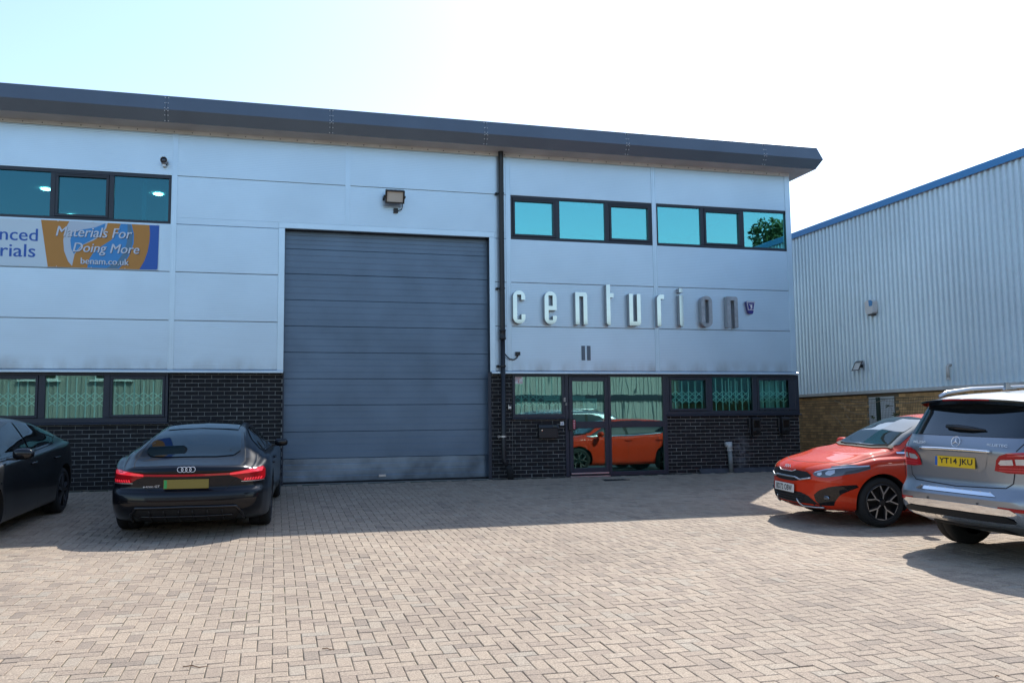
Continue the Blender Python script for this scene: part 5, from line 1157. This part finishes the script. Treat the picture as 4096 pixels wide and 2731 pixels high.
A.line('window_trim', [(.97, .905), (-.4, .935), (-1.2, .97), (-1.45, 1.03)], 'L', M_gloss, w=.016, off=.013, both=True)
A.line('pillar', [(-.25, .95), (-.28, 1.26)], 'L', M_blackm, w=.07, off=.013, both=True)
for pth in ([(1.0, .90), (1.02, .6), (.95, .3)], [(-.25, .93), (-.22, .5), (-.25, .25)], [(-1.05, .97), (-1.15, .75), (-1.0, .55)]): A.line('panel_gap', pth, 'L', both=True, w=.006)
for sg in (1, -1):
    for xh in (-.05, -.95): p0 = A.hit('L' if sg > 0 else 'R', xh-.1, .80, .010); mb = MB(); mb.tube([p0+Vector((.1, 0, 0)), p0+Vector((.04, sg*.02, .004)), p0+Vector((-.06, sg*.02, .004)), p0+Vector((-.1, 0, 0))], .012, 6); mb.build('door_handle', A.paint, A.root, smooth=True)
    o = A.ellipsoid('door_mirror', (.72, sg*.985, .955), (.075, .105, .06), M_gloss, .7); A.flat('mirror_arm', MB().box(.68, .73, min(sg*.84, sg*.96), max(sg*.84, sg*.96), .90, .925), M_black, Matrix(), o)
    t0 = A.patch('tail_light', [(sg*.50, .80), (sg*.70, .828), (sg*.875, .842), (sg*.90, .80), (sg*.90, .71), (sg*.885, .68), (sg*.66, .685), (sg*.58, .735), (sg*.50, .762)], 'B', M_lred, off=.006, cell=.025)
    A.patch('lamp_blade', [(sg*.50, .795), (sg*.70, .82), (sg*.87, .832), (sg*.865, .79), (sg*.70, .782), (sg*.50, .77)], 'B', M_lredl, off=.010, parent=t0)
    for k in range(7): A.patch('lamp_segment', [(sg*(.66+k*.030), .693), (sg*(.678+k*.030), .693), (sg*(.69+k*.030), .723), (sg*(.672+k*.030), .723)], 'B', M_lredl, off=.010, cell=.05, parent=t0)
    A.line('lamp_trim', [(sg*.63, .682), (sg*.89, .677)], 'B', M_alu, w=.008, off=.009, parent=t0)
    A.patch('tail_light', [(-2.29, .70), (-2.29, .815), (-2.14, .835), (-2.2, .715)], 'L' if sg > 0 else 'R', M_lred, off=.006)
A.patch('light_bar', [(-.51, .77), (-.51, .797), (0, .792), (.51, .797), (.51, .77), (0, .764)], 'B', M_lredb, off=.008)
A.line('panel_gap', [(-.60, .735), (-.44, .59), (-.38, .58), (.38, .58), (.44, .59), (.60, .735)], 'B', w=.008)
m_ = A.frame_at('B', 0, .848, .1, .012); em = MB()
for k in range(4): em.lathe([(.0295, 0), (.033, .003), (.0365, 0), (.033, -.003)], lambda a, b, h: (a+(k-1.5)*.047, b*.95, h), 28, close=True)
A.flat('emblem', em, M_badge, m_)
A.plate('B', .675, mat('plate_yellow_shaded', (.22, .17, .03), .4), '', M_pg, .05, .02)  # yellow plate with the shade it stands in put into its colour
A.text('e-tron GT', A.frame_at('B', .40, .65, .05, .022), M_badge, .19, .026)
# bumper: recess shadow strip, black diffuser with frame and fins
A.patch('bumper_insert', [(-.62, .30), (-.58, .365), (-.52, .385), (.52, .385), (.58, .365), (.62, .30), (.56, .20), (-.56, .20)], 'B', M_blackm, off=.004, cell=.04)
A.line('diffuser_frame', [(-.66, .20), (-.64, .32), (-.57, .395), (0, .405), (.57, .395), (.64, .32), (.66, .20)], 'B', M_gloss, off=.012, tube=.02)
A.line('diffuser_frame', [(-.54, .285), (.54, .285)], 'B', M_gloss, off=.012, tube=.014)
for y_ in (-.42, -.25, -.08, .08, .25, .42): A.line('fin', [(y_, .21), (y_, .36)], 'B', M_black, off=.012, tube=.009)
A.line('bumper_crease', [(-.80, .47), (-.5, .475), (.5, .475), (.80, .47)], 'B', M_gloss, w=.012, off=.004)
A.wheels('twin', M_black, M_tyre_grey, width=.285, rim=.76); A.place()

# ---- dark saloon with its nose to the yard
P = dict(xr=-2.36, xf=2.42, H=1.45, wr=.53, wb=.85, R=.335, axle=(1.428, -1.428), gap=.04, cf=.38, cr=.30, re=.09, sh=.965,
  top=[(-2.36, 1.0), (-2.25, 1.055), (-2.05, 1.10), (-1.6, 1.23), (-1.1, 1.36), (-.5, 1.44), (-.1, 1.45), (.3, 1.41), (.8, 1.21), (1.25, 1.01), (1.45, .97), (2.0, .88), (2.42, .72)],
  belt=[(-2.36, .95), (-1.9, 1.02), (-1.3, 1.0), (-.5, .96), (.9, .92), (1.5, .88), (2.0, .81), (2.42, .66)],
  wid=[(-2.36, .80), (-2.0, .89), (-1.43, .926), (-.5, .90), (.6, .90), (1.43, .926), (2.0, .87), (2.42, .74)],
  bot=[(-2.36, .28), (-2.1, .18), (-1.8, .15), (2, .15), (2.42, .2)],
  pf=[(.15, -.1), (.4, 0), (.6, 0), (.85, -.12)], pr=[(.15, -.1), (.4, .02), (.8, .0), (1.0, .03)])
S2 = Car('saloon_car', 'black saloon parked with its nose to the yard by the office windows', P, mat('paint_satin_black', (.007, .008, .010), .38, metal=.2, coat=.5, coat_rough=.15), (-3.97, 12.95), math.radians(-93.2))
S2.patch('windscreen', [(1.22, 0), (1.18, .4), (1.02, .65), (.44, .50), (.36, 0), (.44, -.50), (1.02, -.65), (1.18, -.4)], 'T', M_cg, off=.010, cell=.02)
S2.patch('rear_window', [(-2.02, 0), (-1.98, .45), (-1.85, .56), (-1.15, .50), (-1.10, 0), (-1.15, -.50), (-1.85, -.56), (-1.98, -.45)], 'T', M_cg, off=.010, cell=.02)
S2.sym('side_window', [(.98, .955), (.6, 1.15), (.25, 1.30), (-.2, 1.37), (-.30, 1.37), (-.27, .995), (.4, .97)], 'L', M_cg, off=.010, cell=.018)
S2.sym('side_window', [(-.36, 1.37), (-.8, 1.34), (-1.25, 1.23), (-1.45, 1.13), (-1.3, 1.05), (-.33, 1.0)], 'L', M_cg, off=.010, cell=.018)
S2.line('window_trim', [(1.0, .94), (-.4, .98), (-1.3, 1.035), (-1.5, 1.12)], 'L', M_gloss, w=.016, off=.013, both=True)
for pth in ([(1.02, .93), (1.04, .65), (.95, .3)], [(-.30, .98), (-.27, .5), (-.30, .25)], [(-1.15, 1.02), (-1.22, .8), (-1.05, .58)]): S2.line('panel_gap', pth, 'L', both=True, w=.006)
S2.line('crease', [(1.9, .74), (.9, .775), (-1.2, .80), (-2.1, .83)], 'L', S2.paint, w=.012, off=.004, both=True)
for sg in (1, -1):
    ax = 'L' if sg > 0 else 'R'
    for xh in (-.06, -1.0): p0 = S2.hit(ax, xh-.05, .84, .010); mb = MB(); mb.tube([p0+Vector((.1, 0, 0)), p0+Vector((.04, sg*.02, .004)), p0+Vector((-.06, sg*.02, .004)), p0+Vector((-.1, 0, 0))], .013, 6); mb.build('door_handle', S2.paint, S2.root, smooth=True)
    o = S2.ellipsoid('door_mirror', (.76, sg*1.02, 1.02), (.075, .12, .07), M_gloss, .7); S2.flat('mirror_arm', MB().box(.72, .77, min(sg*.83, sg*.95), max(sg*.83, sg*.95), .945, .97), M_black, Matrix(), o)
    S2.patch('headlight', [(1.85, .78), (2.1, .74), (2.16, .68), (2.0, .66), (1.9, .70)], ax, M_lclr, off=.006); S2.patch('badge', [(1.13, .72), (1.17, .72), (1.17, .695), (1.13, .695)], ax, M_chrome, off=.006, cell=.05)
    S2.patch('tail_light', [(sg*.45, .90), (sg*.78, .93), (sg*.80, .82), (sg*.45, .84)], 'B', M_lred, off=.006)
    S2.patch('kidney_grille', [(sg*.03, .62), (sg*.26, .60), (sg*.28, .40), (sg*.03, .36)], 'F', M_gloss, off=.006)
S2.patch('lower_intake', [(-.7, .32), (.7, .32), (.62, .20), (-.62, .20)], 'F', M_blackm, off=.005)
S2.wheels('twin', M_black, M_tyre_grey, width=.25, rim=.74); S2.place()
